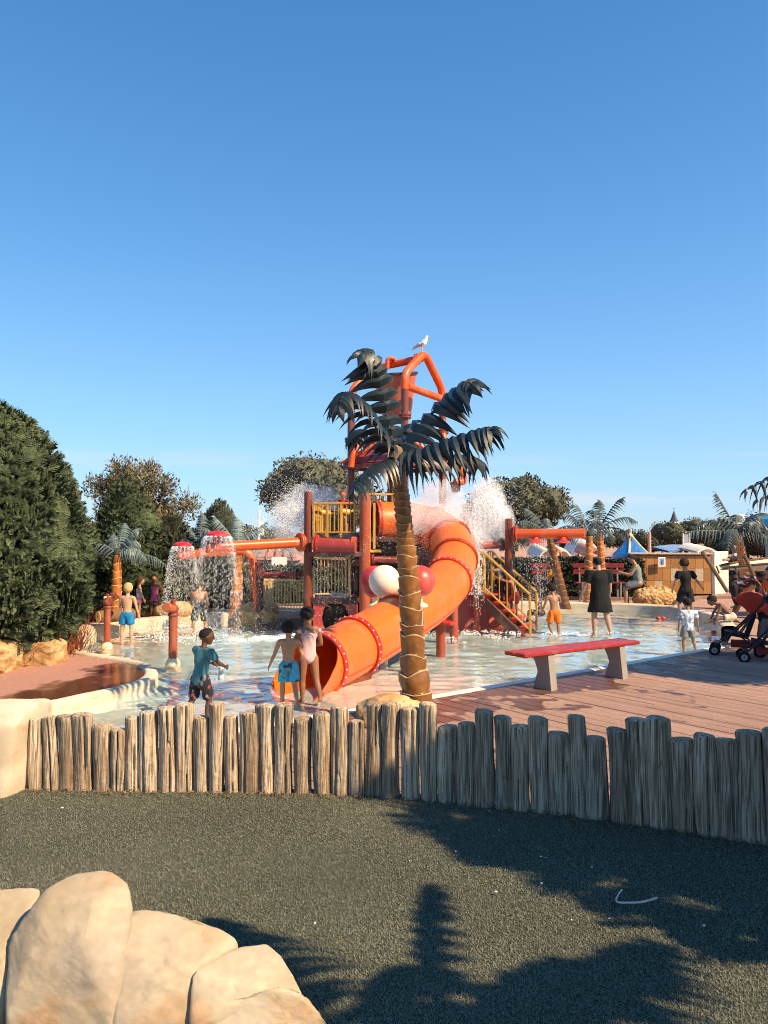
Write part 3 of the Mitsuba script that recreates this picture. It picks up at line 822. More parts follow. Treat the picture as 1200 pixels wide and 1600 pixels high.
# two yellow water cannons on the platform
for px, py, s in ((508, 802, 1), (538, 800, 1.1)):
    c = Q(px, py, 16.45)
    k = tpart('water_cannon', cat(cyl((c[0], c[1], zp), (c[0], c[1], c[2] - .05), .035, n=12), cyl(c + A([.10, .02, -.01]), c + A([-.12, -.08, .02]), .075, .06, 16), cyl(c + A([.2, .04, .03]), c + A([.1, .02, 0]), .03, n=10)), (.62, .34, .06))
    put(k + '__barrel', cyl(c + A([-.12, -.08, .02]), c + A([-.27, -.16, .01]), .03, n=12), (.05, .03, .03), 'semi')

# ---------------------------------------------------------------- the tube slide
slide = thing('tube_slide', 'winding orange tube slide with red bolted flanges ending in the pool', 'water slide')
ctrl = [(Q(584, 815, 16.55)), (Q(640, 816, 16.72)), (Q(688, 830, 16.35)), (Q(709, 858, 15.55)), (Q(706, 893, 14.65)), (Q(682, 929, 13.65)), (Q(617, 974, 12.45)), (Q(547, 1014, 11.45)), (Q(500, 1036, 10.85)), (Q(478, 1046, 10.5))]
path = curve(ctrl, 400)
arc = np.r_[0, np.cumsum(np.linalg.norm(np.diff(path, axis=0), axis=1))]
TOT = arc[-1]
R_ = .425


def at(s):
    s = np.clip(s, 0, TOT)
    p = A([np.interp(s, arc, path[:, k]) for k in range(3)])
    q = A([np.interp(min(s + .02, TOT), arc, path[:, k]) for k in range(3)]) - A([np.interp(max(s - .02, 0), arc, path[:, k]) for k in range(3)])
    t = unit(q); sd = unit(np.cross(t, [0, 0, 1])); return p, t, sd, np.cross(sd, t)


def near_s(px, py):
    pr = []
    for p in path:
        r = p - EYE
        pr.append((600 + 1200 * r[0] / (r @ FWD), 800 - 1200 * (r @ UPV) / (r @ FWD)))
    return arc[np.argmin(np.linalg.norm(A(pr) - A([px, py]), axis=1))]


def shell(s0, s1, n=16, m=36, ext=None):
    th = np.arange(m) * 2 * np.pi / m
    grids = []
    for rad in (R_, R_ - .014):
        rows = []
        for f in np.linspace(0, 1, n):
            row = []
            for a in th:
                e = s1 + (ext(a) if ext else 0)
                s = s0 + (e - s0) * f
                p, t, sd, up = at(s)
                over = max(0, s - TOT)
                p = p + t * over * A([1, 1, .25])
                flare = 1 + .25 * over if ext else 1
                row.append(p + rad * flare * (math.cos(a) * sd + math.sin(a) * up))
            rows.append(row)
        grids.append(A(rows))
    v = np.concatenate([grids[0].reshape(-1, 3), grids[1].reshape(-1, 3)])
    f0 = grid_faces(n, m, True)
    N = n * m
    j = np.arange(m); k = (j + 1) % m
    caps = []
    for o, fl in ((0, 1), (N - m, 0)):
        q = np.stack([o + j, o + k, N + o + k, N + o + j], 1)
        if fl: q = q[:, ::-1]
        caps += [q[:, [0, 1, 2]], q[:, [0, 2, 3]]]
    f = np.vstack([f0, f0[:, ::-1] + N] + caps)
    if trimesh.Trimesh(v, f, process=False).volume < 0: f = f[:, ::-1]
    return v, f


fl_s = [.06, near_s(640, 817) + .55, near_s(700, 845), near_s(709, 870) + .12, near_s(698, 908) - .05, near_s(617, 974) - .10, near_s(560, 1006) + .08, TOT - .38]
fl_s = sorted(fl_s)
for i, (a, b) in enumerate(zip(fl_s, fl_s[1:])):
    put(slide + '__section', shell(a, b, max(5, int((b - a) / .08))), tinted((.78, .125, .010), .09, 1.5, 40 + i), 'paint', 40)


def end_ext(a):
    s = math.sin(a)
    return .26 - .55 * s


put(slide + '__runout', shell(fl_s[-1], TOT - .26, 18, 48, end_ext), tinted((.78, .125, .010), .06, 2, 49), 'paint', 40)
for i, s in enumerate(fl_s):
    upper = i < 5 and i not in (4,)
    p, t, sd, up = at(s)
    th = np.arange(44) * 2 * np.pi / 44
    pr = [(-.045, R_ + .002), (-.045, R_ + .030), (-.038, R_ + .036), (-.006, R_ + .036), (-.003, R_ + .028), (.003, R_ + .028), (.006, R_ + .036), (.038, R_ + .036), (.045, R_ + .030), (.045, R_ + .002)]
    v = np.concatenate([p + t * o + r * (np.cos(th)[:, None] * sd + np.sin(th)[:, None] * up) for o, r in pr])
    f = grid_faces(len(pr), 44, True)
    m = trimesh.Trimesh(v, f, process=False)
    if m.volume < 0: f = f[:, ::-1]
    k = put(slide + '__flange', (v, f), tinted((.42, .035, .008) if upper else (.56, .025, .012), .1, 6, i), 'paint', 30)
    bl = []
    for q in range(26):
        a = q * 2 * np.pi / 26 + .1
        nrm = math.cos(a) * sd + math.sin(a) * up
        c = p + nrm * (R_ + .036)
        bl.append(cyl(c + t * .022 - nrm * .002, c + t * .022 + nrm * .012, .013, n=7, bev_=.003))
    put(k + '__bolts', cat(*bl), (.75, .55, .48) if not upper else (.16, .03, .02), 'semi', 30, kind='stuff')
# the seam along the side of the tube
for side_a in (math.radians(-28), math.radians(208)):
    for a, b in zip(fl_s[1:], fl_s[2:]):
        pts = []
        for s in np.linspace(a + .05, b - .05, 14):
            p, t, sd, up = at(s)
            pts.append(p + (R_ + .003) * (math.cos(side_a) * sd + math.sin(side_a) * up))
        put(slide + '__seam', tube(pts, .007, 6), (.42, .05, .01), 'semi', 60)
# saddle brackets and support posts
for s, tip in ((near_s(691, 925), 0), (near_s(707, 875) - .5, 0)):
    p, t, sd, up = at(s)
    b = A([p[0], p[1], p[2] - .40])
    top = b + A([0, 0, -.02])
    k = put(slide + '__support', cyl((p[0], p[1], FLOOR), top - A([0, 0, .18]), .085, n=20), tinted((.30, .055, .02), .15, 5), 'paint', 40)
    put(k + '__saddle', cat(bev((.34, .5, .05), .01, top - A([0, 0, .16]), rotz(math.atan2(t[1], t[0]))), bev((.30, .12, .30), .03, top - A([0, 0, .02]), rotz(math.atan2(t[1], t[0])))), tinted((.40, .025, .012), .1), 'paint', 20)
p, t, sd, up = at(fl_s[-2])
put(slide + '__foot', bev((.5, .3, .3), .05, (p[0], p[1], -.20), rotz(math.atan2(t[1], t[0]))), (.02, .02, .02), 'matte')

# three ball heads on poles beside the slide
for (px, py, y, r, col, lab, nm) in ((601, 908, 12.95, .27, (.78, .70, .55), 'white ball shower head on a pole behind the slide', 1), (587, 909, 13.6, .285, (.52, .03, .03), 'red ball shower head left of the white ball', 2), (655, 908, 12.1, .25, (.60, .05, .04), 'red ball shower head right of the large palm trunk', 3)):
    c = Q(px, py, y)
    k = thing('ball_shower', lab, 'shower')
    put(k + '__ball', ball(c, r, 22), tinted(col, .06, 3, nm), 'paint', True)
    put(k + '__stem', lathe([(.055, FLOOR), (.055, c[2] - r - .16), (.14, c[2] - r - .15), (.14, c[2] - r - .12), (.06, c[2] - r - .08), (.06, c[2] - r - .02), (.10, c[2] - r + .03)], 20, (c[0], c[1], 0)), tinted((.70, .58, .42), .1), 'paint', 40)

# floor mounted water cannons in the pool on the left
for (px, yb, d, ytop, tilt, lab) in ((167, 1010, None, 950, (.6, -.15, .42), 'brown water cannon post nearest the hedge, nozzle turned right'), (270, 1036, None, 962, (-.05, -.55, .12), 'brown water cannon post in the pool with its nozzle facing front')):
    b = G(px, yb, WATER); c = A([b[0], b[1], Q(px, ytop, b[1])[2]])
    k = thing('water_cannon', lab, 'water cannon')
    r = .062 if px < 200 else .07
    put(k + '__post', cyl((b[0], b[1], FLOOR), (b[0], b[1], c[2] + .02), r, n=20, bev_=.006), tinted((.33, .075, .035), .14, 5), 'paint', 40)
    put(k + '__base', lathe([(r * 1.9, FLOOR), (r * 1.9, -.16), (r * 1.55, -.08), (r * 1.2, -.04), (r * 1.02, -.02)], 24, (b[0], b[1], 0)), tinted((.72, .58, .38), .1), 'paint', 40)
    t = unit(tilt)
    h = c + A([0, 0, .10])
    put(k + '__swivel', cat(ball(h, r * 1.25, 12), cyl(c + A([0, 0, -.01]), c + A([0, 0, .04]), r * 1.25, n=18), cyl(h, h + A([0, 0, .16]), r * .6, n=12)), tinted((.24, .045, .03), .14), 'paint', 50)
    n_ = put(k + '__nozzle', cat(cyl(h - t * .05, h + t * .26, r * .95, r * .85, 16), cyl(h + t * .2, h + t * .30, r * 1.05, n=16)), tinted((.42, .10, .03), .14), 'paint', 40)
    s = unit(np.cross(t, [0, 0, 1]))
    put(k + '__handle', cat(beam(h + s * .11 - A([0, 0, .05]), h + s * .11 + A([0, 0, .12]), .02, .03), beam(h - s * .11 - A([0, 0, .05]), h - s * .11 + A([0, 0, .12]), .02, .03), beam(h - s * .11 + A([0, 0, .10]), h + s * .11 + A([0, 0, .10]), .02, .03)), (.66, .55, .40), 'paint', 20)
# ---------------------------------------------------------------- metal palms
def trunk_mesh(cen, wid, cuts, seed, n=40, per=12, bulge=.07, wav=.28):
    """Overlapping bark rings: cen(z)->(x,y), wid(z)->radius, cuts: heights of the ring lips from the top down."""
    rng = np.random.default_rng(seed)
    th = np.arange(n) * 2 * np.pi / n
    rows, cols, dark = [], [], []
    lips = []
    for i, z in enumerate(cuts):
        h = (cuts[min(i, len(cuts) - 2)] - cuts[min(i + 1, len(cuts) - 1)])
        a1, a2 = rng.uniform(.5, 1, 2) * wav * h
        p1, p2 = rng.random(2) * 6.28
        k2 = rng.integers(2, 4)
        w = a1 * np.sin(th + p1) * .6 + a2 * np.abs(np.sin(k2 * .5 * th + p2)) - .3 * a2
        lips.append(z + w * (0 if i in (0, len(cuts) - 1) else 1))
    for i in range(len(cuts) - 1):
        hi, lo = lips[i], lips[i + 1]
        tone = .75 + .5 * rng.random()
        fs = np.r_[0, .03, .08, np.linspace(.16, .93, per - 4), 1.0]
        for f in fs:
            z = hi * (1 - f) + lo * f
            c = A([cen(q) for q in z]); r0 = A([wid(q) for q in z])
            prof = 1 + bulge * (1 - f) ** .8 + (.035 if f < .05 else 0) - bulge * .3 * f + .25 * bulge * math.sin(f * math.pi)
            lump = 1 + .05 * (meshkit.fbm(np.stack([np.cos(th) * 1.5, np.sin(th) * 1.5, z * 6 + seed], 1), 3, seed) - .5)
            r = r0 * prof * lump
            rows.append(np.stack([c[:, 0] + r * np.cos(th), c[:, 1] + r * np.sin(th), z], 1))
            g = meshkit.fbm(np.stack([np.cos(th) * 2, np.sin(th) * 2, z * 9], 1) + seed, 4, seed + 1)
            base = A([.085, .031, .009]) * (1 - g[:, None]) + A([.30, .125, .028]) * g[:, None]
            gold = np.clip((meshkit.fbm(np.stack([np.cos(th) * 3, np.sin(th) * 3, z * 16], 1) + seed + 9, 3, seed + 2) - .62) * 6, 0, 1)[:, None]
            base = base * (1 - gold * .5) + A([.36, .19, .045]) * gold * .5
            base = base * tone
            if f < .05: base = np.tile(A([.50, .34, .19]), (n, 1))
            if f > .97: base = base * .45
            cols.append(base)
    v = np.concatenate(rows); c = np.concatenate(cols)
    f = grid_faces(len(rows), n, True)[:, ::-1]
    if trimesh.Trimesh(v, f, process=False).volume < 0: f = f[:, ::-1]
    return v, f, c


def leaflet(root, along, side, down, L, w, curl, seed=0, nseg=6):
    """A tapering sheet metal blade that arches over and droops."""
    u = np.linspace(0, 1, nseg)
    c = root + np.outer(L * (u - .28 * curl * u ** 2), side) + np.outer(L * curl * .95 * u ** 2, down) + np.outer(L * .42 * u ** 1.3, along)
    wd = w * (1 - u) ** .95 * (1 + .25 * np.sin(u * 3))
    wd[-1] = .002
    a = unit(along + .15 * down)
    tg = np.gradient(c, axis=0)
    nn = np.cross(tg, a); nn /= np.linalg.norm(nn, axis=1, keepdims=True) + 1e-9
    nn *= np.sign(nn @ -down + 1e-6)[:, None]
    l, r = c - a * wd[:, None] * .5, c + a * wd[:, None] * .5
    mid = c + nn * wd[:, None] * .34          # folded lengthwise like bent sheet
    v = np.concatenate([l, mid, r])
    i = np.arange(nseg - 1)
    q = np.vstack([np.stack([i, i + 1, nseg + i + 1, nseg + i], 1), np.stack([nseg + i, nseg + i + 1, 2 * nseg + i + 1, 2 * nseg + i], 1)])
    return v, np.vstack([q[:, [0, 1, 2]], q[:, [0, 2, 3]]])


def frond(pts, up, n, L, w, curl, seed, parent, col, many=False, taper=.5):
    """A frond: rib plus leaflets on both sides; one entry, or one per leaflet."""
    rng = np.random.default_rng(seed)
    c = curve(pts, 60)
    s = np.r_[0, np.cumsum(np.linalg.norm(np.diff(c, axis=0), axis=1))]
    rib = tube(c[::3], np.linspace(L * .05, L * .018, 20), 8)
    blades, tot = [], s[-1]
    for i in range(n):
        f = .10 + .90 * i / (n - 1)
        k = min(int(f * 59), 58)
        t = unit(c[min(k + 1, 59)] - c[max(k - 1, 0)])
        u = unit(up - t * (up @ t)); sd = np.cross(t, u)
        size = L * (1 - taper * max(0, f - .55) / .45) * (.75 + .25 * min(1, f / .2)) * rng.uniform(.9, 1.1)
        for sg in (-1, 1):
            if i == n - 1:
                d = unit(t + .35 * sg * sd)
                blades.append(leaflet(c[k], sd * sg * .4, d, -u, size * .9, w, curl * .8))
            else:
                blades.append(leaflet(c[k] + t * rng.uniform(-.01, .01), t, unit(sd * sg + .12 * u * rng.uniform(-1, 1)), unit(-u * .75 + A([0, 0, -.75])), size, w, curl * rng.uniform(.8, 1.2)))
    if many:
        k = put(parent + '__frond', rib, col, 'metal_leaf', 40)
        for j, b in enumerate(blades):
            put(k + '__leaflet', b, A(col) * (.8 + .4 * rng.random()), 'metal_leaf', 24)
    else:
        V, Fc, C, o = [], [], [], 0
        for b in [rib] + blades:
            V.append(b[0]); Fc.append(b[1] + o); o += len(b[0]); C.append(np.tile(A(col) * (.75 + .5 * rng.random()), (len(b[0]), 1)))
        put(parent + '__frond', (np.vstack(V), np.vstack(Fc)), np.vstack(C), 'metal_leaf', False)


D0 = 8.72
pc = A([(616, 700, 19), (621.7, 731, 21), (627.5, 778, 25), (632, 825, 25.7), (635, 860, 29.5), (639, 905, 31), (645, 1010, 36), (645.5, 1044, 41), (647.5, 1062, 47), (652, 1100, 45)])
zz = A([Q(x, y, D0)[2] for x, y, w in pc])[::-1]; xx = A([Q(x, y, D0)[0] for x, y, w in pc])[::-1]; ww = pc[::-1, 2] / 2 / 1200 * D0
palm = thing('palm_tree', 'large artificial palm with bronze ringed trunk and dark metal fronds in front of the slide', 'artificial palm')
cuts = [Q(0, y, D0)[2] for y in (717, 733, 745, 756, 764, 773, 784, 794, 806, 819, 830.5, 842, 855, 868.6, 888, 904.5, 926, 949, 976, 994, 1026, 1050, 1083, 1104)]
v, f, c = trunk_mesh(lambda z: (np.interp(z, zz, xx), D0), lambda z: np.interp(z, zz, ww) * .95, cuts, 3, 56, 14, .15)
put(palm + '__trunk', (v, f), c, 'bronze', True)
hub = Q(618, 714, D0)
put(palm + '__crown_knot', displaced(ball(hub + A([0, 0, .0]), (.10, .10, .13), 14), .03, 14, 4), (.20, .13, .085), 'matte', True)
T_ = lambda px, py, dy: Q(px, py, D0 + dy)
STEEL = (.014, .024, .030)
fr = [
    ([hub, T_(606, 655, .12), T_(590, 590, .10), T_(577, 556, -.05), T_(562, 556, -.30)], (.1, -.9, .5), 13, .36, .15, .85),
    ([hub, T_(590, 672, -.35), T_(562, 632, -.75), T_(538, 618, -1.05), T_(528, 640, -1.2)], (-.1, -.35, 1), 13, .30, .13, .95),
    ([hub, T_(650, 672, .1), T_(690, 632, .1), T_(722, 606, -.05), T_(742, 604, -.2)], (-.45, -.55, .75), 11, .44, .18, .75),
    ([hub, T_(655, 706, -.2), T_(700, 690, -.35), T_(745, 676, -.5), T_(772, 672, -.6)], (-.05, -.3, 1), 13, .43, .14, .95),
    ([hub, T_(650, 716, .3), T_(690, 715, .65), T_(730, 716, .9), T_(752, 726, 1.0)], (0, .1, 1), 13, .40, .13, 1.0),
    ([hub, T_(600, 724, -.45), T_(582, 734, -.8), T_(564, 752, -1.1), T_(552, 768, -1.25)], (-.1, -.2, 1), 13, .24, .09, 1.1),
    ([hub, T_(628, 690, .5), T_(640, 668, 1.0), T_(646, 668, 1.4), T_(650, 680, 1.7)], (0, .2, 1), 12, .30, .11, 1.0),
    ([hub, T_(596, 690, .5), T_(575, 676, .95), T_(560, 676, 1.3), T_(552, 690, 1.5)], (0, .2, 1), 12, .30, .11, 1.0),
]
for i, (p, up, n, L, w, cu) in enumerate(fr):
    frond(p, A(up), n, L, w, cu, 100 + i, palm, STEEL, True)

GREY = (.12, .165, .165)


def small_palm(base, top, r0, r1, fronds, label, seed, col=GREY, L=.3, group=None, lit=1.0, nring=None, blade=None):
    k = thing('palm_tree', label, 'artificial palm', group)
    base, top = A(base, float), A(top, float)
    bow = A([.0, 0, 0])
    h = top[2] - base[2]
    nr = nring or max(8, int(h / .15))
    cu = [top[2] - h * (j / nr) ** .95 for j in range(nr + 1)]
    cn = lambda z: ((base + (top - base) * (z - base[2]) / h)[:2])
    v, f, c = trunk_mesh(cn, lambda z: np.interp((z - base[2]) / h, [0, .08, 1], [r0 * 1.2, r0, r1]), cu, seed, 22, 7, .10)
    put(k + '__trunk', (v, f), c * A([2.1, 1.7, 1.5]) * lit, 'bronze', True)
    put(k + '__crown_knot', ball(top + A([0, 0, .05]), (r1 * 1.3, r1 * 1.3, .12), 8), (.06, .05, .04), 'matte', True)
    for j, (dx, dy, dz, ln, dr, *own) in enumerate(fronds):
        d = A([dx, dy, dz]); d = unit(d) * ln
        p = [top + A([0, 0, .05]), top + d * .4 + A([0, 0, .02]), top + d * .75 + A([0, 0, -.0 - dr * .15 * ln]), top + d + A([0, 0, -dr * .5 * ln])]
        frond(p, A([0, -.25, 1]), 15, own[0] if own else L, blade or .050 * L / .3, .95, seed * 20 + j, k, A(col) * (.8 + .4 * ((j * 7) % 5) / 4), taper=.6)
    return k


y = 16.7; b = A([Q(180, 962, y)[0], y, .1])
small_palm(b, Q(184, 868, y), .125, .075, [(-1, -.2, .75, .95, .9), (.6, -.1, 1, .95, .5), (.05, .3, 1, .9, .4), (-.25, .2, 1, .55, .3), (1, -.3, .45, .75, 1.0), (1, .2, .05, 1.0, .5), (.4, .6, .7, .8, .8), (-.7, .6, .6, .7, .8)], 'grey leaved artificial palm standing at the left hedge', 31, L=.26)
b = G(318, 955, .05); y = 19.0
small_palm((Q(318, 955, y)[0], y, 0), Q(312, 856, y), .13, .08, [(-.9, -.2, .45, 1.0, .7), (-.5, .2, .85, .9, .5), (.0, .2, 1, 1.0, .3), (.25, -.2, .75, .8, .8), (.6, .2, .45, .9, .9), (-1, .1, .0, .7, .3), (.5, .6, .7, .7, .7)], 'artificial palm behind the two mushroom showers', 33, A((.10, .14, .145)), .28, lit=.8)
y = 18.4
small_palm((Q(366, 958, y)[0], y, 0), Q(373, 858, y), .135, .085, [(-.55, -.25, .9, 1.05, .2), (-.1, .2, 1, .85, .2), (.75, -.2, .8, 1.0, .2), (.5, .2, .75, .6, .3), (.95, .1, .35, .6, .8), (-.9, .3, .3, .7, .8)], 'artificial palm with a yellow brown trunk right of the mushroom showers', 35, A((.21, .29, .29)), .30)
y = 20.6
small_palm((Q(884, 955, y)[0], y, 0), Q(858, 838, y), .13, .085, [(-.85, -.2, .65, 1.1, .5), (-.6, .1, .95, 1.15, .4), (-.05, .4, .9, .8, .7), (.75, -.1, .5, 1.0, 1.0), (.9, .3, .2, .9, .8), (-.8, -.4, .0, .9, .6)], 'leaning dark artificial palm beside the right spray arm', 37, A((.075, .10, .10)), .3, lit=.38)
y = 21.3
small_palm((Q(919, 948, y)[0], y, 0), Q(921, 838, y), .125, .085, [(-1, -.2, .6, 1.0, 1.1), (-.75, .1, 1, 1.2, .6), (-.3, .3, 1, 1.3, .4), (.5, .4, .8, .9, .8), (-1, .2, .15, 1.15, .8), (.9, .2, .4, .8, .8)], 'straight artificial palm left of the woman in black', 39, A((.075, .10, .10)), .32)
y = 21.9
small_palm((Q(943, 948, y)[0], y, 0), Q(937, 828, y), .115, .08, [(.55, -.1, 1, 1.35, .4), (.05, .2, 1, 1.0, .3), (1, -.25, .65, 1.2, .7), (1, .1, .12, 1.0, .8), (-.8, .3, .7, .9, .8), (-.35, -.3, .9, .9, .6)], 'tallest artificial palm behind the woman in black', 41, A((.08, .105, .105)), .32)
y = 18.5
small_palm((Q(1178, 940, y)[0], y, 0), Q(1152, 832, y), .14, .085, [(-.55, -.1, 1, 1.15, .1), (-1, .15, .5, 1.1, .7), (-1, -.1, .06, 1.3, .1), (-.4, .3, .7, .7, .6), (.5, -.2, .7, .9, .9), (.9, .2, .55, 1.0, .9), (.2, -.5, .4, .8, 1.1), (-.5, -.6, .1, .8, 1.2), (.8, -.5, .1, .8, 1.2), (.15, .4, .9, .7, .6)], 'bushy artificial palm leaning behind the cream boat', 43, A((.085, .11, .10)), .3, lit=1.0)
# the palm just outside the right edge whose fronds reach in
kx = small_palm((6.6, 9.6, 0), (6.55, 9.6, 2.62), .2, .12, [(-1, .0, .16, 2.05, .45), (-1, -.12, .52, 1.85, .4), (-1, .5, .02, 1.7, .3), (.3, .5, .9, 1.5, .7), (.9, .1, .5, 1.5, .8), (.2, -.9, .4, 1.5, .8), (.8, .6, .2, 1.4, .9)], 'dark artificial palm at the right edge, only its frond tips in view', 45, A((.05, .068, .07)), .42)

# palms behind the viewer's right shoulder that throw the shadows on the turf
small_palm((2.95, .15, .3), (2.9, .27, 3.1), .2, .12, [(-1.1, 1.2, .0, 1.7, .2, .30), (-.05, 1.3, .10, 1.5, .2, .13), (.62, 1.0, .05, 1.25, .3, .30), (-.6, 1.2, -.05, 1.1, .5, .36), (.25, 1.1, .0, 1.0, .4, .36), (1, .2, .2, 1.4, .6), (.8, -.8, .3, 1.4, .6), (-.2, -1, .3, 1.4, .6), (-1, -.6, .2, 1.4, .6)], 'artificial palm right of the camera, outside the picture, shading the turf', 47, A((.05, .068, .07)), .33, blade=.15)

# ---------------------------------------------------------------- living greenery
def blades_mesh(c, d, nrm, L, W, rng, col, jit=.3, segs=1):
    """n pointed leaves: centres c, directions d, normals nrm."""
    n = len(c)
    s = np.cross(d, nrm); s /= np.linalg.norm(s, axis=1, keepdims=True) + 1e-9
    L = np.broadcast_to(L, (n,))[:, None]; W = np.broadcast_to(W, (n,))[:, None]
    a, b = c, c + d * L
    m = c + d * L * .45 + nrm * L * .08
    V = np.stack([a, m - s * W * .5, b, m + s * W * .5], 1).reshape(-1, 3)
    i = np.arange(n) * 4
    F = np.vstack([np.stack([i, i + 1, i + 2], 1), np.stack([i, i + 2, i + 3], 1)])
    C = np.repeat(col * (1 + jit * (rng.random((n, 1)) * 2 - 1)), 4, 0)
    return V, F, np.clip(C, 0, 1)


def sphere_dirs(n, rng):
    d = rng.normal(size=(n, 3))
    return d / np.linalg.norm(d, axis=1, keepdims=True)


def conifer(center, prof, n, seed, label, spray=.2, cols=((.046, .066, .032), (.120, .148, .072)), squash=(1, 1), lump=.16, front=None, core=(.018, .020, .010), cone=.25):
    """A dense evergreen: fans of drooping feathery sprays over an uneven body. prof: (z, radius)."""
    rng = np.random.default_rng(seed)
    pr = A(prof)
    k = thing('evergreen_tree', label, 'evergreen')
    zs = np.linspace(pr[0, 0], pr[-1, 0], 200)
    rs = np.interp(zs, pr[:, 0], pr[:, 1])
    wts = rs / rs.sum()
    z = rng.choice(zs, n, p=wts) + rng.normal(size=n) * .03
    th = rng.random(n) * 2 * np.pi
    if front is not None:      # the far side gets fewer sprays
        keep = (np.sin(th) < .35) | (rng.random(n) < .35); z, th = z[keep], th[keep]; n = len(z)
    r = np.interp(z, pr[:, 0], pr[:, 1])
    base = np.stack([np.cos(th) * squash[0], np.sin(th) * squash[1], z * 0], 1)
    q = np.stack([np.cos(th) * r, np.sin(th) * r, z], 1)
    lm = meshkit.fbm(q * 1.1 + seed, 3, seed) - .5 + .5 * (meshkit.fbm(q * 3.3 + seed, 2, seed + 1) - .5)
    dep = rng.random(n) ** 2 * .28
    pos = np.asarray(center) + base * (r * (1 + lump * 2 * lm) - dep)[:, None] + np.stack([z * 0, z * 0, z], 1)
    slope = np.gradient(rs, zs)
    up = np.clip(-np.interp(z, zs, slope), -.6, 3)[:, None]
    out = base + A([0, 0, 1]) * up * .5
    out /= np.linalg.norm(out, axis=1, keepdims=True)
    tang = np.stack([-np.sin(th), np.cos(th), th * 0], 1)
    swirl = (meshkit.noise(q * 2.2 + seed + 5, seed) - .5)[:, None] * 2.4
    d0 = out * .75 + tang * swirl + A([0, 0, 1]) * (cone * 1.0 + .5 * (rng.random((n, 1)) - .5)) + rng.normal(size=(n, 3)) * .22
    d0 /= np.linalg.norm(d0, axis=1, keepdims=True)
    tone = np.clip(.5 + 1.3 * lm + .25 * rng.normal(size=n), 0, 1)[:, None]
    col = A(cols[0]) * (1 - tone) + A(cols[1]) * tone
    V, F, C, o = [], [], [], 0
    sp = spray * (.7 + .6 * rng.random(n))
    for j, (sx, al, ln) in enumerate(((0, 0, 1.0), (-1, .18, .62), (1, .18, .62), (-1, .42, .5), (1, .42, .5), (-1, .66, .32), (1, .66, .32))):
        side = np.cross(d0, out); side /= np.linalg.norm(side, axis=1, keepdims=True) + 1e-9
        d = d0 * (.80 if sx else 1) + side * sx * .60 + A([0, 0, -.10])
        d /= np.linalg.norm(d, axis=1, keepdims=True)
        v, f, c = blades_mesh(pos + d0 * (sp * al)[:, None], d, out, sp * ln, sp * (.20 if sx else .16), rng, col, .16)
        V.append(v); F.append(f + o); C.append(c); o += len(v)
    put(k + '__crown', (np.vstack(V), np.vstack(F)), np.vstack(C), 'leaf', False)
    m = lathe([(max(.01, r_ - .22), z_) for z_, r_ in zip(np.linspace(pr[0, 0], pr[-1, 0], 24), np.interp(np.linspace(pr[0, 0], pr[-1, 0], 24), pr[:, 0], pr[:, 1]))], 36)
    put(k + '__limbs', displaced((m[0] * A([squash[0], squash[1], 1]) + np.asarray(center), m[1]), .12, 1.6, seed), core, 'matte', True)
    put(k + '__trunk', cyl(A(center) + A([0, 0, -.1]), A(center) + A([0, 0, pr[-1, 0] * .6]), .12, .04, 10), (.10, .065, .045), 'matte')
    return k


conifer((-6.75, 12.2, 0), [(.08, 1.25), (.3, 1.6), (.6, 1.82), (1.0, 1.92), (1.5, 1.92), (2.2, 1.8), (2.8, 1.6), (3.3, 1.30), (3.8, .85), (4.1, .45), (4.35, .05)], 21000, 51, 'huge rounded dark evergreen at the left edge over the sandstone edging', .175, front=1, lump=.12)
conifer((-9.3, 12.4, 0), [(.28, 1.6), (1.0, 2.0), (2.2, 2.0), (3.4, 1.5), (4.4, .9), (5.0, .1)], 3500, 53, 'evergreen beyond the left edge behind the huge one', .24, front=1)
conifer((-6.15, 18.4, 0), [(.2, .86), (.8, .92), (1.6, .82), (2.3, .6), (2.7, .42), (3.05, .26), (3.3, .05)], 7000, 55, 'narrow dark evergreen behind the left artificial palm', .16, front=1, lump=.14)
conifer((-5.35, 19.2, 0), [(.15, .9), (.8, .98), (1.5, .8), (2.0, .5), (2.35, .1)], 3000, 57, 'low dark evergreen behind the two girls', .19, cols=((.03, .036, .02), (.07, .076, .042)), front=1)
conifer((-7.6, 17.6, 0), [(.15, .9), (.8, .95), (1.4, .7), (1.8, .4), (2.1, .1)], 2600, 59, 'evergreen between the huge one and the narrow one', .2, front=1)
yq = 30.0
conifer((Q(342, 840, yq)[0], yq, 0), [(.3, .75), (1.4, .85), (2.2, .70), (2.75, .35), (3.0, .12), (3.15, .03)], 2600, 61, 'upright grey green evergreen behind the mushroom showers', .34, cols=((.045, .055, .035), (.11, .12, .08)), cone=1.6, front=1)


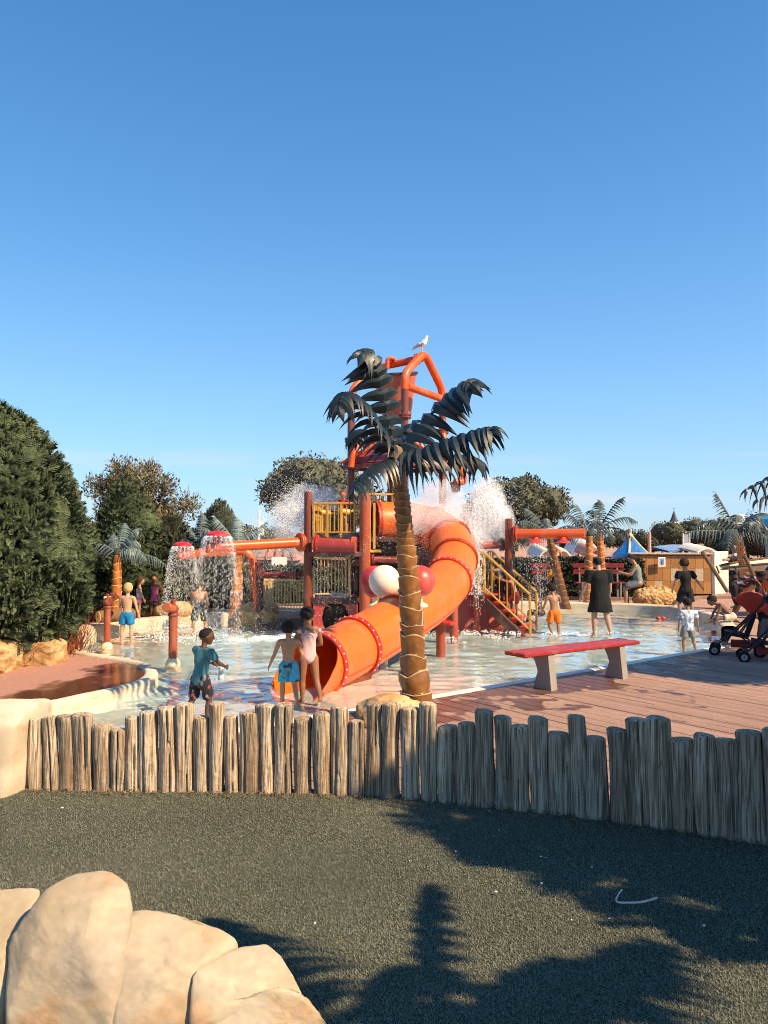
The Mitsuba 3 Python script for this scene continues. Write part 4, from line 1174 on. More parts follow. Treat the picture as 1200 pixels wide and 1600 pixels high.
def tree(name, label, base, h_trunk, clumps, n, leaf, seed, cols, limb=(.10, .07, .05), r_tr=.2, twig=0, core=True, group=None, fill=.45, w=.5, up_bias=0):
    """A broad tree: tapered trunk, limbs to every clump, leaves through the clumps' volume."""
    rng = np.random.default_rng(seed)
    base = A(base, float)
    k = thing(name, label, 'tree', group)
    top = base + A([0, 0, h_trunk])
    parts = [tube(curve([base - A([0, 0, .2]), base + A([.03, 0, h_trunk * .5]), top], 8), np.linspace(r_tr, r_tr * .6, 8), 10)]
    cl = A(clumps, float)
    cen, rad = cl[:, :3] + base, cl[:, 3]
    for c, r in zip(cen, rad):
        mid = (top + c) / 2 + A([0, 0, -.15 * np.linalg.norm(c - top)])
        parts.append(tube(curve([top - A([0, 0, .1]), mid, c], 6), np.linspace(r_tr * .45, r_tr * .1, 6), 6))
        for t in range(twig):
            d = sphere_dirs(1, rng)[0]; d[2] = abs(d[2]) * .9 + .1
            e = c + d * r * rng.uniform(.8, 1.15)
            parts.append(tube([c + (mid - c) * .1, (c + e) / 2 + rng.normal(size=3) * .06 * r, e], [r_tr * .09, r_tr * .06, r_tr * .025], 4, caps=False))
    put(k + '__trunk', cat(*parts), limb, 'matte', True)
    p = rad ** 2; p = p / p.sum()
    w_i = rng.choice(len(cl), n, p=p)
    d = sphere_dirs(n, rng)
    rr_ = rng.random(n) ** fill
    sub = meshkit.noise(d * 2.6 + w_i[:, None] * 3.7, seed) - .5
    pos = cen[w_i] + d * (rad[w_i] * rr_ * (1 + .55 * sub))[:, None] * A([1, 1, .82])
    ori = d * .6 + sphere_dirs(n, rng) * .8 + A([0, 0, up_bias]); ori /= np.linalg.norm(ori, axis=1, keepdims=True)
    nr = np.cross(ori, sphere_dirs(n, rng)); nr += .7 * d + A([0, 0, .4]); nr /= np.linalg.norm(nr, axis=1, keepdims=True)
    ct = rng.random(len(cl))
    tone = np.clip(.35 * ct[w_i] + .35 + .5 * sub + .22 * rng.normal(size=n), 0, 1)[:, None]
    col = A(cols[0]) * (1 - tone) + A(cols[1]) * tone
    L = leaf * (.6 + .8 * rng.random(n))
    V, F, C = blades_mesh(pos - ori * (L * .5)[:, None], ori, nr, L, L * w, rng, col, .25)
    put(k + '__crown', (V, F), C, 'leaf', False)
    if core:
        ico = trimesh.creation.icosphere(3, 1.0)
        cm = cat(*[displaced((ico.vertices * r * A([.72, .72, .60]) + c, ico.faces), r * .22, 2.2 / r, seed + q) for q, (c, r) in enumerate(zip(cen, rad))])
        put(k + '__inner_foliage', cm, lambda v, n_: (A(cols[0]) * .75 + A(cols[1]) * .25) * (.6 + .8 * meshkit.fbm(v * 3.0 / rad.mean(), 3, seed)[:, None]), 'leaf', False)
    return k


def clump_ball(R, H, zc, n, seed, rmin=.28, rmax=.48, flat=1.0):
    rng = np.random.default_rng(seed)
    out = []
    for i in range(n):
        d = sphere_dirs(1, rng)[0]
        f = rng.random() ** .45 * .72
        out.append((d[0] * R * f, d[1] * R * f * .9, zc + d[2] * H * f * flat, R * rng.uniform(rmin, rmax)))
    return out


OLIVE = ((.030, .032, .016), (.105, .100, .055))
y = 42.0
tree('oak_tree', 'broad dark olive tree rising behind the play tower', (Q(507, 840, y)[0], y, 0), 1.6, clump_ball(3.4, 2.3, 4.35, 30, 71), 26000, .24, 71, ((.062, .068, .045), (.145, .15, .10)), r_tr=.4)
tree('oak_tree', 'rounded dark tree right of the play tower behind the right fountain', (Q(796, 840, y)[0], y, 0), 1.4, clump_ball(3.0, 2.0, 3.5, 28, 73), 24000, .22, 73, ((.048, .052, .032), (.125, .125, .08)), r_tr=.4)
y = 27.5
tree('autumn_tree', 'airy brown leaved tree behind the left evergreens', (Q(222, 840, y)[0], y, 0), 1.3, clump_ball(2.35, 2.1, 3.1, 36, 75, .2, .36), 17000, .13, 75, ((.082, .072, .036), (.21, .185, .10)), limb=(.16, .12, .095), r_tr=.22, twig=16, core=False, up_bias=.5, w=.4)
rb_ = np.random.default_rng(77)
bg = [(385, 60, 2.6, 2.0, 0), (300, 70, 3.0, 2.4, 1), (425, 55, 2.2, 1.8, 2), (985, 75, 4.0, 3.2, 0), (1018, 80, 4.2, 3.6, 1), (1088, 66, 4.4, 4.1, 2), (1118, 70, 4.0, 3.8, 0), (1060, 85, 4.2, 3.6, 1), (1165, 60, 3.8, 4.0, 0), (1198, 52, 3.6, 4.6, 1), (900, 80, 4.0, 2.6, 2), (655, 70, 3.6, 2.0, 1), (575, 75, 4.0, 2.6, 2), (710, 75, 3.6, 2.4, 0), (1245, 58, 4.0, 4.4, 2), (240, 80, 4, 3.0, 0), (130, 80, 4.5, 3.6, 1)]
names = ['leftmost low far tree beyond the mushroom showers', 'far tree between the brown tree and the upright evergreen', 'far small tree by the left fountain', 'far tree behind the blue tent', 'far dark tree left of the church spire', 'tallest far tree right of the church spire', 'far tree right of the tallest one', 'far tree in front of the church', 'far tree behind the leaning right palm', 'far tree at the right edge behind the blue pavilion', 'far tree behind the two tall palms', 'far tree hidden behind the slide', 'far tree hidden behind the play tower', 'far tree behind the right fountain jets', 'far tree beyond the right edge', 'far tree behind the brown leaved tree', 'far tree behind the huge evergreen']
for i, ((px, yy, R, H, s), nm) in enumerate(zip(bg, names)):
    cc = [((.032, .038, .024), (.092, .10, .058)), ((.03, .034, .024), (.085, .088, .058)), ((.036, .04, .022), (.11, .11, .06))][s]
    h = [3.4, 3.0, 3.2, 3.1, 2.7, 4.3, 3.9, 1.7, 3.4, 4.2, 3.3, 2.9, 2.9, 2.9, 4.2, 3.6, 4.2][i]
    tree('far_tree', nm, (Q(px, 840, yy)[0], yy, 0), h * .25, [(a, b, h * .5 + (c - h * .5) * (.30 / .42), h * (.20 + .12 * ((q * 37) % 10) / 10)) for q, (a, b, c, d) in enumerate(clump_ball(R, h * .42, h * .5, 26, 200 + i))], 9000, .20, 200 + i, cc, r_tr=.3)

# clipped dark hedge on the far side, and a low planting bed on the left
def hedge(p0, p1, w, h, n, seed, label, cols=((.014, .018, .010), (.05, .056, .03)), leaf=.09):
    rng = np.random.default_rng(seed)
    k = thing('hedge', label, 'hedge')
    p0, p1 = A(p0, float), A(p1, float)
    t = unit(p1 - p0); s = A([-t[1], t[0], 0]); L = np.linalg.norm(p1 - p0)
    u = rng.random(n) * L
    face = rng.random(n)
    ww_ = np.where(face < .55, -w / 2, np.where(face < .85, (rng.random(n) - .5) * w, w / 2))
    zz_ = np.where((face >= .55) & (face < .85), h, rng.random(n) * h)
    nrm = np.where(((face >= .55) & (face < .85))[:, None], A([0, 0, 1.0]), np.where((face < .55)[:, None], -s, s))
    q = p0 + u[:, None] * t + ww_[:, None] * s + zz_[:, None] * A([0, 0, 1])
    lm = meshkit.fbm(q * 2 + seed, 3, seed) - .5
    q = q + nrm * (lm * .3 - rng.random(n) * .08)[:, None]
    d = nrm * .5 + sphere_dirs(n, rng); d /= np.linalg.norm(d, axis=1, keepdims=True)
    nr = nrm + .6 * sphere_dirs(n, rng); nr /= np.linalg.norm(nr, axis=1, keepdims=True)
    tone = np.clip(.45 + 1.2 * lm + .3 * rng.normal(size=n), 0, 1)[:, None]
    V, F, C = blades_mesh(q, d, nr, leaf, leaf * .6, rng, A(cols[0]) * (1 - tone) + A(cols[1]) * tone, .3)
    put(k + '__foliage', (V, F), C, 'leaf', False)
    put(k + '__twigs', beam(p0 + A([0, 0, h / 2 - .05]), p1 + A([0, 0, h / 2 - .05]), w * .8, h * .9, .05), (.012, .014, .008), 'matte')
    return k


hedge((Q(742, 0, 25)[0], 25.4, 0), (Q(988, 0, 25)[0], 24.6, 0), .8, 1.2, 12000, 81, 'clipped dark hedge behind the red park benches')
hedge((-9.2, 21.8, 0), (-4.2, 21.2, 0), .8, 1.1, 8000, 83, 'dark hedge behind the left evergreens and the mushroom showers')
hedge((-4.1, 22.5, 0), (-.5, 23.5, 0), .8, 1.05, 6000, 85, 'green hedge behind the lower play deck', cols=((.03, .036, .02), (.10, .11, .065)))
hedge((8.6, 27.2, 0), (16, 27.5, 0), .9, 1.1, 6000, 87, 'dark hedge behind the tiled wall and the boat')

# dry reddish twigs at the foot of the huge evergreen
rng = np.random.default_rng(91)
V, F, C, o = [], [], [], 0
for i in range(460):
    t = rng.random()
    c = A([-5.42 + .30 * t, 11.5 + 1.6 * t, .05]) + rng.normal(size=3) * A([.10, .2, .10])
    d = unit(A([.30, -.2, 1.0]) + rng.normal(size=3) * .25)
    L = rng.uniform(.2, .7) * (.5 + .5 * t)
    m = tube([c, c + d * L * .6, c + d * L + A([0, 0, -.03])], [.006, .004, .002], 3, caps=False)
    V.append(m[0]); F.append(m[1] + o); o += len(m[0]); C.append(np.tile(A([.19, .055, .022]) * rng.uniform(.5, 1.9), (len(m[0]), 1)))
solo('dry_twigs', (np.vstack(V), np.vstack(F)), np.vstack(C), 'leaf', 'thicket of dry reddish twigs along the right foot of the huge evergreen', None, smooth=False, kind='stuff')

# shade trees right of the picture
tree('shade_tree', 'leafy tree right of the picture whose dappled shade falls on the deck', (9.9, 8.3, 0), 2.2, [(*A(q[:3]), q[3]) for q in clump_ball(2.1, 1.5, 4.9, 16, 95, .3, .42)], 12000, .26, 95, OLIVE, r_tr=.2, core=False)
conifer((4.3, 2.25, .3), [(.0, 1.0), (.8, 1.15), (2.0, 1.0), (3.0, .8), (3.9, .45), (4.5, .08)], 2500, 97, 'dense evergreen right of the picture shading the log fence', .26)
# ---------------------------------------------------------------- far side: walls, tents, boat, church and the rest
def part(k, name, mesh, col, mat='paint', smooth=30, amp=.1):
    return put(k + '__' + name, mesh, tinted(col, amp, 4, len(scene)), mat, smooth)


# tiled service wall with a pictogram sign
yw = 24.8
a = A([Q(985, 930, yw)[0], yw, 0]); b = A([Q(1107, 930, yw)[0], yw - .3, 0])
wall = thing('tiled_wall', 'tan tiled service wall with a cream end on the far side of the pool', 'wall')
zt, zb = Q(0, 866, yw)[2], .10
t = unit(b - a); s = A([t[1], -t[0], 0]); L = np.linalg.norm(b - a)
part(wall, 'core', beam(a - s * .25 + A([0, 0, (zt + zb) / 2]), b - s * .25 + A([0, 0, (zt + zb) / 2]), .4, zt - zb, .01), (.20, .10, .045), 'matte')
part(wall, 'plinth', beam(a - s * .2 + A([0, 0, .05]), b - s * .2 + A([0, 0, .05]), .3, .14, .01), (.03, .025, .022), 'matte')
nx, nz = 10, 3
pale = {(5, 1), (8, 1), (0, 1), (3, 0)}
for i in range(nx):
    for j in range(nz):
        w, h = L / nx, (zt - zb - .04) / nz
        c = a + t * (i + .5) * w + s * -.045 + A([0, 0, zb + (j + .5) * h])
        col = (.50, .40, .27) if (i, j) in pale else A([.40, .185, .055]) * (1 + .16 * math.sin(i * 7.1 + j * 3.3))
        put(wall + '__tile', bev((w - .007, .03, h - .007), .004, c, np.stack([t, s, [0, 0, 1]], 1)), tinted(col, .12, 6, i * 5 + j), 'semi', 20)
part(wall, 'coping', beam(a - s * .2 + A([0, 0, zt + .02]), b - s * .2 + A([0, 0, zt + .02]), .5, .05, .01), (.50, .40, .30))
e1 = A([Q(1137, 925, yw + .4)[0], yw + .45, 0])
part(wall, 'end_panel', beam(b + A([.03, .0, (zt + zb) / 2 + .04]), e1 + A([0, 0, (zt + zb) / 2 + .04]), .12, zt - zb + .1, .01), (.78, .68, .52))
sg = thing('sign', 'small blue and white pictogram sign on the tiled wall', 'sign')
sc = Q(1034, 878, yw - .22)
put(sg + '__board', bev((.23, .015, .31), .004, sc), (.72, .74, .76), 'paint')
put(sg + '__panel', bev((.15, .012, .22), .003, sc + A([0, -.006, 0])), (.22, .30, .42), 'paint')
put(sg + '__pictogram', cat(bev((.05, .012, .09), .003, sc + A([.0, -.012, -.03])), bev((.028, .012, .04), .003, sc + A([.012, -.012, .05]))), (.05, .07, .11), 'semi')

# big honeycombed rock with the seated woman
solo('rock', displaced(displaced(ball(Q(1020, 934, 21.4) + A([0, 0, -.04]), (.60, .45, .38), 48), .13, 2.4, 5), .09, 8, 6, 4), (1, 1, 1), 'sandstone', 'pitted sandstone rock that the woman sits on by the far pool side', 'rock', smooth=False)

# cream boat on crossed poles
boat = thing('boat', 'cream wooden boat hull raised on crossed dark poles at the right', 'boat')
yb = 18.6
ks = []
n = 24
for u in np.linspace(0, 1, n):
    x = Q(1114 + u * 190, 0, yb)[0]
    zt_ = Q(0, 889 - 21 * u ** .8, yb)[2]
    wd = .52 * math.sin(min(1, u * 1.15 + .06) * math.pi * .62)
    dp = .02 + .26 * math.sin(min(1, u * 1.2 + .02) * math.pi * .55)
    ks.append([(x, yb - wd, zt_), (x, yb - wd * .9, zt_ - dp * .55), (x, yb - wd * .35, zt_ - dp), (x, yb + wd * .35, zt_ - dp), (x, yb + wd * .9, zt_ - dp * .55), (x, yb + wd, zt_ + .06)])
ks = A(ks)
v = np.concatenate([ks.reshape(-1, 3), (ks + A([0, 0, .025])).reshape(-1, 3)])
f = np.vstack([grid_faces(n, 6, False), grid_faces(n, 6, False)[:, ::-1] + n * 6])
part(boat, 'hull', (v, f), (.62, .55, .42), 'paint', 40)
part(boat, 'gunwale', cat(tube(ks[:, 0] + A([0, -.01, .015]), .028, 8), tube(ks[:, 5] + A([0, .01, .015]), .03, 8)), (.12, .08, .05), 'matte')
for (p, q) in (((1097, 862), (1137, 925)), ((1163, 868), (1184, 912)), ((1184, 912), (1150, 938)), ((1240, 850), (1262, 930))):
    part(boat, 'pole', cyl(Q(*p, yb - .65), Q(*q, yb - .55), .045, n=10), (.16, .10, .065), 'matte')
for px in (1119, 1147):
    part(boat, 'thwart', beam(Q(px, 884, yb - .5), Q(px + 5, 896, yb - .52), .05, .04), (.16, .10, .065), 'matte')

# blue tent, pavilion, far awnings, canopies and poles
def tent(px0, px1, y, py_top, py_eave, py_bot, label, col=(.010, .13, .40)):
    k = thing('tent', label, 'tent')
    c = (Q(px0, 0, y)[0] + Q(px1, 0, y)[0]) / 2; w = Q(px1, 0, y)[0] - Q(px0, 0, y)[0]
    ze, zt_, zb_ = Q(0, py_eave, y)[2], Q(0, py_top, y)[2], Q(0, py_bot, y)[2]
    n = 8
    rows = []
    for f in np.linspace(0, 1, 7):
        r = w / 2 * ((1 - f) ** 1.25 * .98 + .01)
        th = np.arange(n) * 2 * np.pi / n + .39
        rows.append(np.stack([c + r * np.cos(th), y + r * np.sin(th), th * 0 + ze + (zt_ - ze) * f], 1))
    V = np.concatenate(rows)
    part(k, 'roof', (V, grid_faces(7, n, True)), col, 'paint', False)
    for i in (5, 7):
        part(k, 'ridge_trim', tube([r_[i] for r_ in rows], .05, 6), (.62, .52, .36), 'matte')
    part(k, 'valance', lathe([(w / 2 * .97, zb_), (w / 2 * .99, ze + .01)], 24, (c, y, 0)), A(col) * 1.5)
    part(k, 'pole', cyl((c, y, 0), (c, y, zt_ + .2), .06), (.6, .5, .4))
    return k


tent(949, 1003, 34, 833, 866, 874, 'blue pointed tent with a pale ridge trim behind the hedge')
pv = thing('pavilion', 'blue roofed pavilion on white posts at the right edge', 'pavilion')
y = 27
xa = Q(1172, 0, y)[0]
part(pv, 'roof', bev((6, 5, .46), .16, Q(1172, 817, y) + rotz(-.46) @ A([3.0, 2.5, 0]), rotz(-.46)), (.03, .21, .44))
for x, yy in ((xa + .45, y + .1), (xa + 2.4, y - .8), (xa + 2.3, y + 4)):
    part(pv, 'post', cyl((x, yy, 0), (x, yy, Q(0, 826, y)[2]), .07), (.66, .66, .64))
part(pv, 'back_wall', bev((5, .1, 2.3), .02, Q(1172, 0, y) * A([1, 1, 0]) + rotz(-.46) @ A([3.4, 4.5, 1.15]), rotz(-.46)), (.03, .025, .025), 'matte')
part(pv, 'counter', bev((1.6, .5, .75), .05, (xa + 1.75, y + 1.0, Q(0, 866, y + 1)[2])), (.60, .07, .03))

def awning(px0, px1, py, y, arch, label, col, d=2.4):
    k = thing('canopy', label, 'canopy')
    x0, x1 = Q(px0, 0, y)[0], Q(px1, 0, y)[0]
    n = 14
    u = np.linspace(0, 1, n)
    z = Q(0, py, y)[2] + arch * np.sin(u * np.pi)
    top = np.stack([x0 + (x1 - x0) * u, u * 0 + y, z], 1)
    V = np.concatenate([top, top + A([0, d, .2]), top - A([0, 0, .10]), top + A([0, d, .10])]).reshape(4, n, 3)
    m = cat((np.concatenate([V[0], V[1]]), grid_faces(2, n, False)), (np.concatenate([V[2], V[0]]), grid_faces(2, n, False)), (np.concatenate([V[3], V[2]]), grid_faces(2, n, False)))
    part(k, 'cloth', m, col, 'cloth')
    for q in (top[1], top[-2]):
        part(k, 'pole', cyl((q[0], q[1] + .2, 0), (q[0], q[1] + .2, q[2]), .05), (.4, .4, .4))
    return k


awning(835, 862, 872, 30, .35, 'pale arched canopy behind the hedge, leftmost of the row', (.62, .58, .50))
awning(860, 888, 873, 31, .40, 'second pale canopy behind the hedge from the left', (.68, .62, .52))
awning(893, 932, 866, 33, .55, 'large white arched canopy behind the two tall palms', (.74, .71, .66))
awning(912, 938, 868, 31, .30, 'pink canopy between the two tall palms', (.42, .20, .18))
awning(1034, 1108, 861, 40, .12, 'blue and white canopy above the tiled wall', (.14, .24, .42))
awning(1078, 1108, 862, 38, .22, 'white canopy peak above the right end of the tiled wall', (.74, .68, .58))
awning(862, 872, 865, 29, .15, 'small orange striped awning behind the leaning palm', (.62, .20, .07), 1)
fs = thing('frame_stand', 'wooden frame of thin beams above the tiled wall', 'frame')
y = 42
part(fs, 'beam', cat(beam(Q(1036, 854, y), Q(1098, 851, y), .1, .1), beam(Q(1036, 854, y), Q(1034, 868, y), .1, .1), beam(Q(1098, 851, y), Q(1101, 864, y), .1, .1)), (.40, .28, .17), 'matte')
sb = thing('banner', 'pale grey hanging banner between two thin posts behind the tiled wall', 'banner')
y = 45
part(sb, 'cloth', displaced(bev((Q(1077, 0, y)[0] - Q(1066, 0, y)[0], .03, .72), .005, Q(1071.5, 844, y)), .01, 3), (.34, .36, .38), 'cloth')
part(sb, 'post', cat(cyl(Q(1067, 872, y), Q(1067, 833, y), .05), cyl(Q(1077, 872, y), Q(1077, 833, y), .05)), (.55, .55, .53))
for px, y, t0, lab in ((1005, 36, 831, 'salmon coloured pole right of the blue tent'), (1140, 32, 812, 'white flagpole behind the boat'), (409, 40, 797, 'white flagpole behind the left fountain')):
    k = thing('flagpole', lab, 'pole')
    c = Q(px, 0, y)
    part(k, 'pole', cyl((c[0], y, 0), (c[0], y, Q(0, t0, y)[2]), .075 if px == 1005 else .06, n=10), (.62, .30, .22) if px == 1005 else (.75, .73, .70))
    if px != 1005:
        z = Q(0, t0 + (28 if px < 500 else 6), y)[2]
        part(k, 'flag', displaced(bev((.22, .03, .75), .01, (c[0] + .16, y, z)), .03, 4), (.75, .74, .72), 'cloth')
# church far away
ch = thing('church', 'distant white church tower with a dark slate spire above the trees', 'church')
y = 330.0
c = Q(1043, 0, y)[0]
zt_ = Q(0, 814, y)[2]
R45 = rotz(.5)
part(ch, 'tower', bev((2.5, 2.5, zt_ + 2), .05, (c, y, zt_ / 2 - 1), R45), (.74, .70, .64), 'matte')
part(ch, 'spire', lathe([(2.0, zt_), (1.55, zt_ + .5), (.8, zt_ + 2.6), (.03, Q(0, 797, y)[2])], 8, (c, y, 0)), (.05, .06, .075), 'semi', False)
for sx, sy in ((0, -1), (-1, 0), (1, 0)):
    d = R45 @ A([sx, sy, 0])
    part(ch, 'belfry_window', bev((.8, .16, 1.6), .05, A([c, y, zt_ - 1.6]) + d * 1.25, R45 @ rotz(math.atan2(sy, sx) + math.pi / 2)), (.08, .07, .07), 'matte')
part(ch, 'nave_roof', bev((5, 9, 4), .3, (c + 3, y + 6, zt_ - 5)), (.20, .19, .19), 'matte')
part(ch, 'cross', cat(cyl((c, y, Q(0, 797, y)[2] - .3), (c, y, Q(0, 793, y)[2]), .06), cyl((c - .4, y, Q(0, 794.5, y)[2]), (c + .4, y, Q(0, 794.5, y)[2]), .05)), (.06, .05, .05), 'matte')

# benches in front of the hedge
for px0, px1, lab in ((890, 968, 'dark red park bench in front of the hedge behind the two tall palms'), (826, 872, 'dark red park bench behind the leaning palm and the stairs')):
    y = 23.6
    k = thing('bench', lab, 'bench')
    x0, x1 = Q(px0, 0, y)[0], Q(px1, 0, y)[0]
    for z in (Q(0, 884, y)[2], Q(0, 894, y)[2]):
        part(k, 'backrest_slat', bev((x1 - x0, .04, .14), .01, ((x0 + x1) / 2, y + .18, z)), (.17, .016, .02))
    for dy in (-.12, .04):
        part(k, 'slat', bev((x1 - x0, .12, .04), .01, ((x0 + x1) / 2, y + dy, .52)), (.15, .016, .018))
    for x in (x0 + .2, x1 - .2):
        part(k, 'leg', cat(beam((x, y - .15, 0), (x, y - .15, .5), .05, .06, up=(0, 1, 0)), beam((x, y + .16, 0), (x, y + .2, 1.1), .05, .06, up=(0, 1, 0)), beam((x, y - .2, .5), (x, y + .2, .5), .05, .05)), (.22, .20, .19), 'matte')
# low red roofed hut and white notice on the left
k = thing('hut', 'low hut with a pale red roof behind the left fountain', 'hut')
y = 30
x0, x1 = Q(398, 0, y)[0], Q(468, 0, y)[0]
z0, z1 = Q(0, 874, y)[2], Q(0, 853, y)[2]
part(k, 'wall', bev((x1 - x0 - .3, 2, z0 + .2), .02, ((x0 + x1) / 2, y + 1.2, z0 / 2)), (.16, .15, .15), 'matte')
part(k, 'roof', (A([(x0, y, z0), (x1, y, z0 - .05), (x1 - .25, y + 1.2, z1 - .25), (x0 + .1, y + 1.2, z1), (x0, y + 2.4, z0), (x1, y + 2.4, z0)]), A([[0, 1, 2], [0, 2, 3], [3, 2, 5], [3, 5, 4], [0, 3, 4], [1, 5, 2]])), (.36, .17, .15), 'matte', False)
for i in range(5):
    f = (i + .5) / 5
    p = A([x0 + (x1 - x0) * f, y - .02, z0 + .02]); q = A([x0 + .1 + (x1 - x0 - .35) * f, y + 1.18, z1 - .25 * f + .03])
    part(k, 'batten', beam(p, q, .05, .05), (.20, .06, .05), 'matte')
k = thing('notice_board', 'white notice board behind the lower play deck', 'sign')
y = 26.5
c = Q(436, 880, y)
part(k, 'board', bev((.52, .03, .42), .008, c), (.80, .78, .74))
part(k, 'post', cat(cyl((c[0] - .2, y + .04, 0), (c[0] - .2, y + .04, c[2]), .03), cyl((c[0] + .2, y + .04, 0), (c[0] + .2, y + .04, c[2]), .03)), (.3, .28, .26))
k = thing('striped_bin', 'small bin with red stripes behind the mushroom showers', 'bin')
y = 22.6
c = Q(395, 888, y)
for i in range(5):
    part(k, 'slat', bev((.22, .22, .07), .008, c + A([0, 0, .18 - .09 * i])), (.55, .16, .12))
part(k, 'body', bev((.18, .18, .85), .01, (c[0], y, c[2] - .2)), (.55, .42, .36))
# sawn log lying by the hedge
k = thing('cut_log', 'cut log showing its pale round end beside the left water cannon', 'log')
c = Q(154, 964, 15.6)
part(k, 'bark', cyl(c + A([.0, 0, 0]), c + A([.55, .5, 0]), .125, n=20), (.20, .10, .05), 'matte')
part(k, 'end_grain', cyl(c + A([-.012, -.011, 0]), c + A([.0, 0, 0]), .115, n=20, bev_=.002), (.68, .44, .16), 'matte')
part(k, 'heart', cyl(c + A([-.018, -.017, 0]), c + A([-.01, -.01, 0]), .016, n=10, bev_=.001), (.30, .14, .05), 'matte')
# red floats on the water
for px, py, lab in ((1032, 966, 'two small red floats joined together on the water near the rock'), (1067, 988, 'red float beside the toddler in the flowered shirt'), (1115, 988, 'red float in front of the crouching child')):
    c = G(px, py, WATER + .02)
    k = thing('float', lab, 'float')
    put(k + '__body', cat(*[ball(c + A([dx, 0, 0]), (.06, .045, .045), 8) for dx in ((-.06, .07) if px == 1032 else (0,))]), (.55, .05, .03), 'paint', True)
# planting bed stones and a kerb behind the far rim
k = thing('kerb', kind='structure')
scene[k] = ent(sweep2d(curve([(2.5, 24.2), (9, 23.6), (10.5, 24.3), (18, 24.6)], 40), [(-.06, -.05), (-.06, .07), (.06, .07), (.06, -.05)]), tinted((.25, .15, .12)), 'matte', 30)

# seagull on the frame
g = thing('seagull', 'white and grey gull perched on the top of the orange frame', 'bird')
gk = .78
gb = apex1 + A([-.05, -.02, .115 + .20 * gk])
fw = unit(A([.75, -.25, 0])); gs = A([fw[1], -fw[0], 0])


def gp(f, s, u):
    return gb + (fw * f + gs * s + A([0, 0, u])) * gk


hs = [(-.16, -.02, .03), (-.06, .04, .075), (.05, .08, .085), (.11, .15, .06), (.135, .22, .048), (.15, .25, .045)]
M_ = None
for (f1, u1, r1), (f2, u2, r2) in zip(hs, hs[1:]):
    h = Manifold.batch_hull([Manifold.sphere(r1 * gk, 14).translate(gp(f1, 0, u1).tolist()), Manifold.sphere(r2 * gk, 14).translate(gp(f2, 0, u2).tolist())])
    M_ = h if M_ is None else M_ + h
put(g + '__body', M_, (.80, .79, .77), 'cloth', 50)
for s in (-1, 1):
    put(g + '__wing', Manifold.hull_points(A([gp(.08, s * .075, .12), gp(.03, s * .098, .02), gp(-.12, s * .07, -.02), gp(-.30, s * .03, -.07), gp(-.10, s * .05, .085), gp(0, s * .06, .13), gp(.02, s * .06, .0)])), (.26, .27, .29), 'cloth', 20)
    put(g + '__leg', cyl(gp(.0, s * .035, -.20), gp(.02, s * .035, -.02), .009, n=8), (.62, .38, .22), 'semi')
    put(g + '__eye', ball(gp(.178, s * .034, .265), .008, 6), (.02, .02, .02), 'semi')
put(g + '__tail', Manifold.hull_points(A([gp(-.14, -.03, -.02), gp(-.14, .03, -.02), gp(-.30, -.045, -.085), gp(-.30, .045, -.085), gp(-.15, 0, -.05)])), (.75, .75, .74), 'cloth', 20)
put(g + '__beak', cyl(gp(.19, 0, .245), gp(.26, 0, .225), .014, .005, 8), (.62, .40, .05), 'semi')

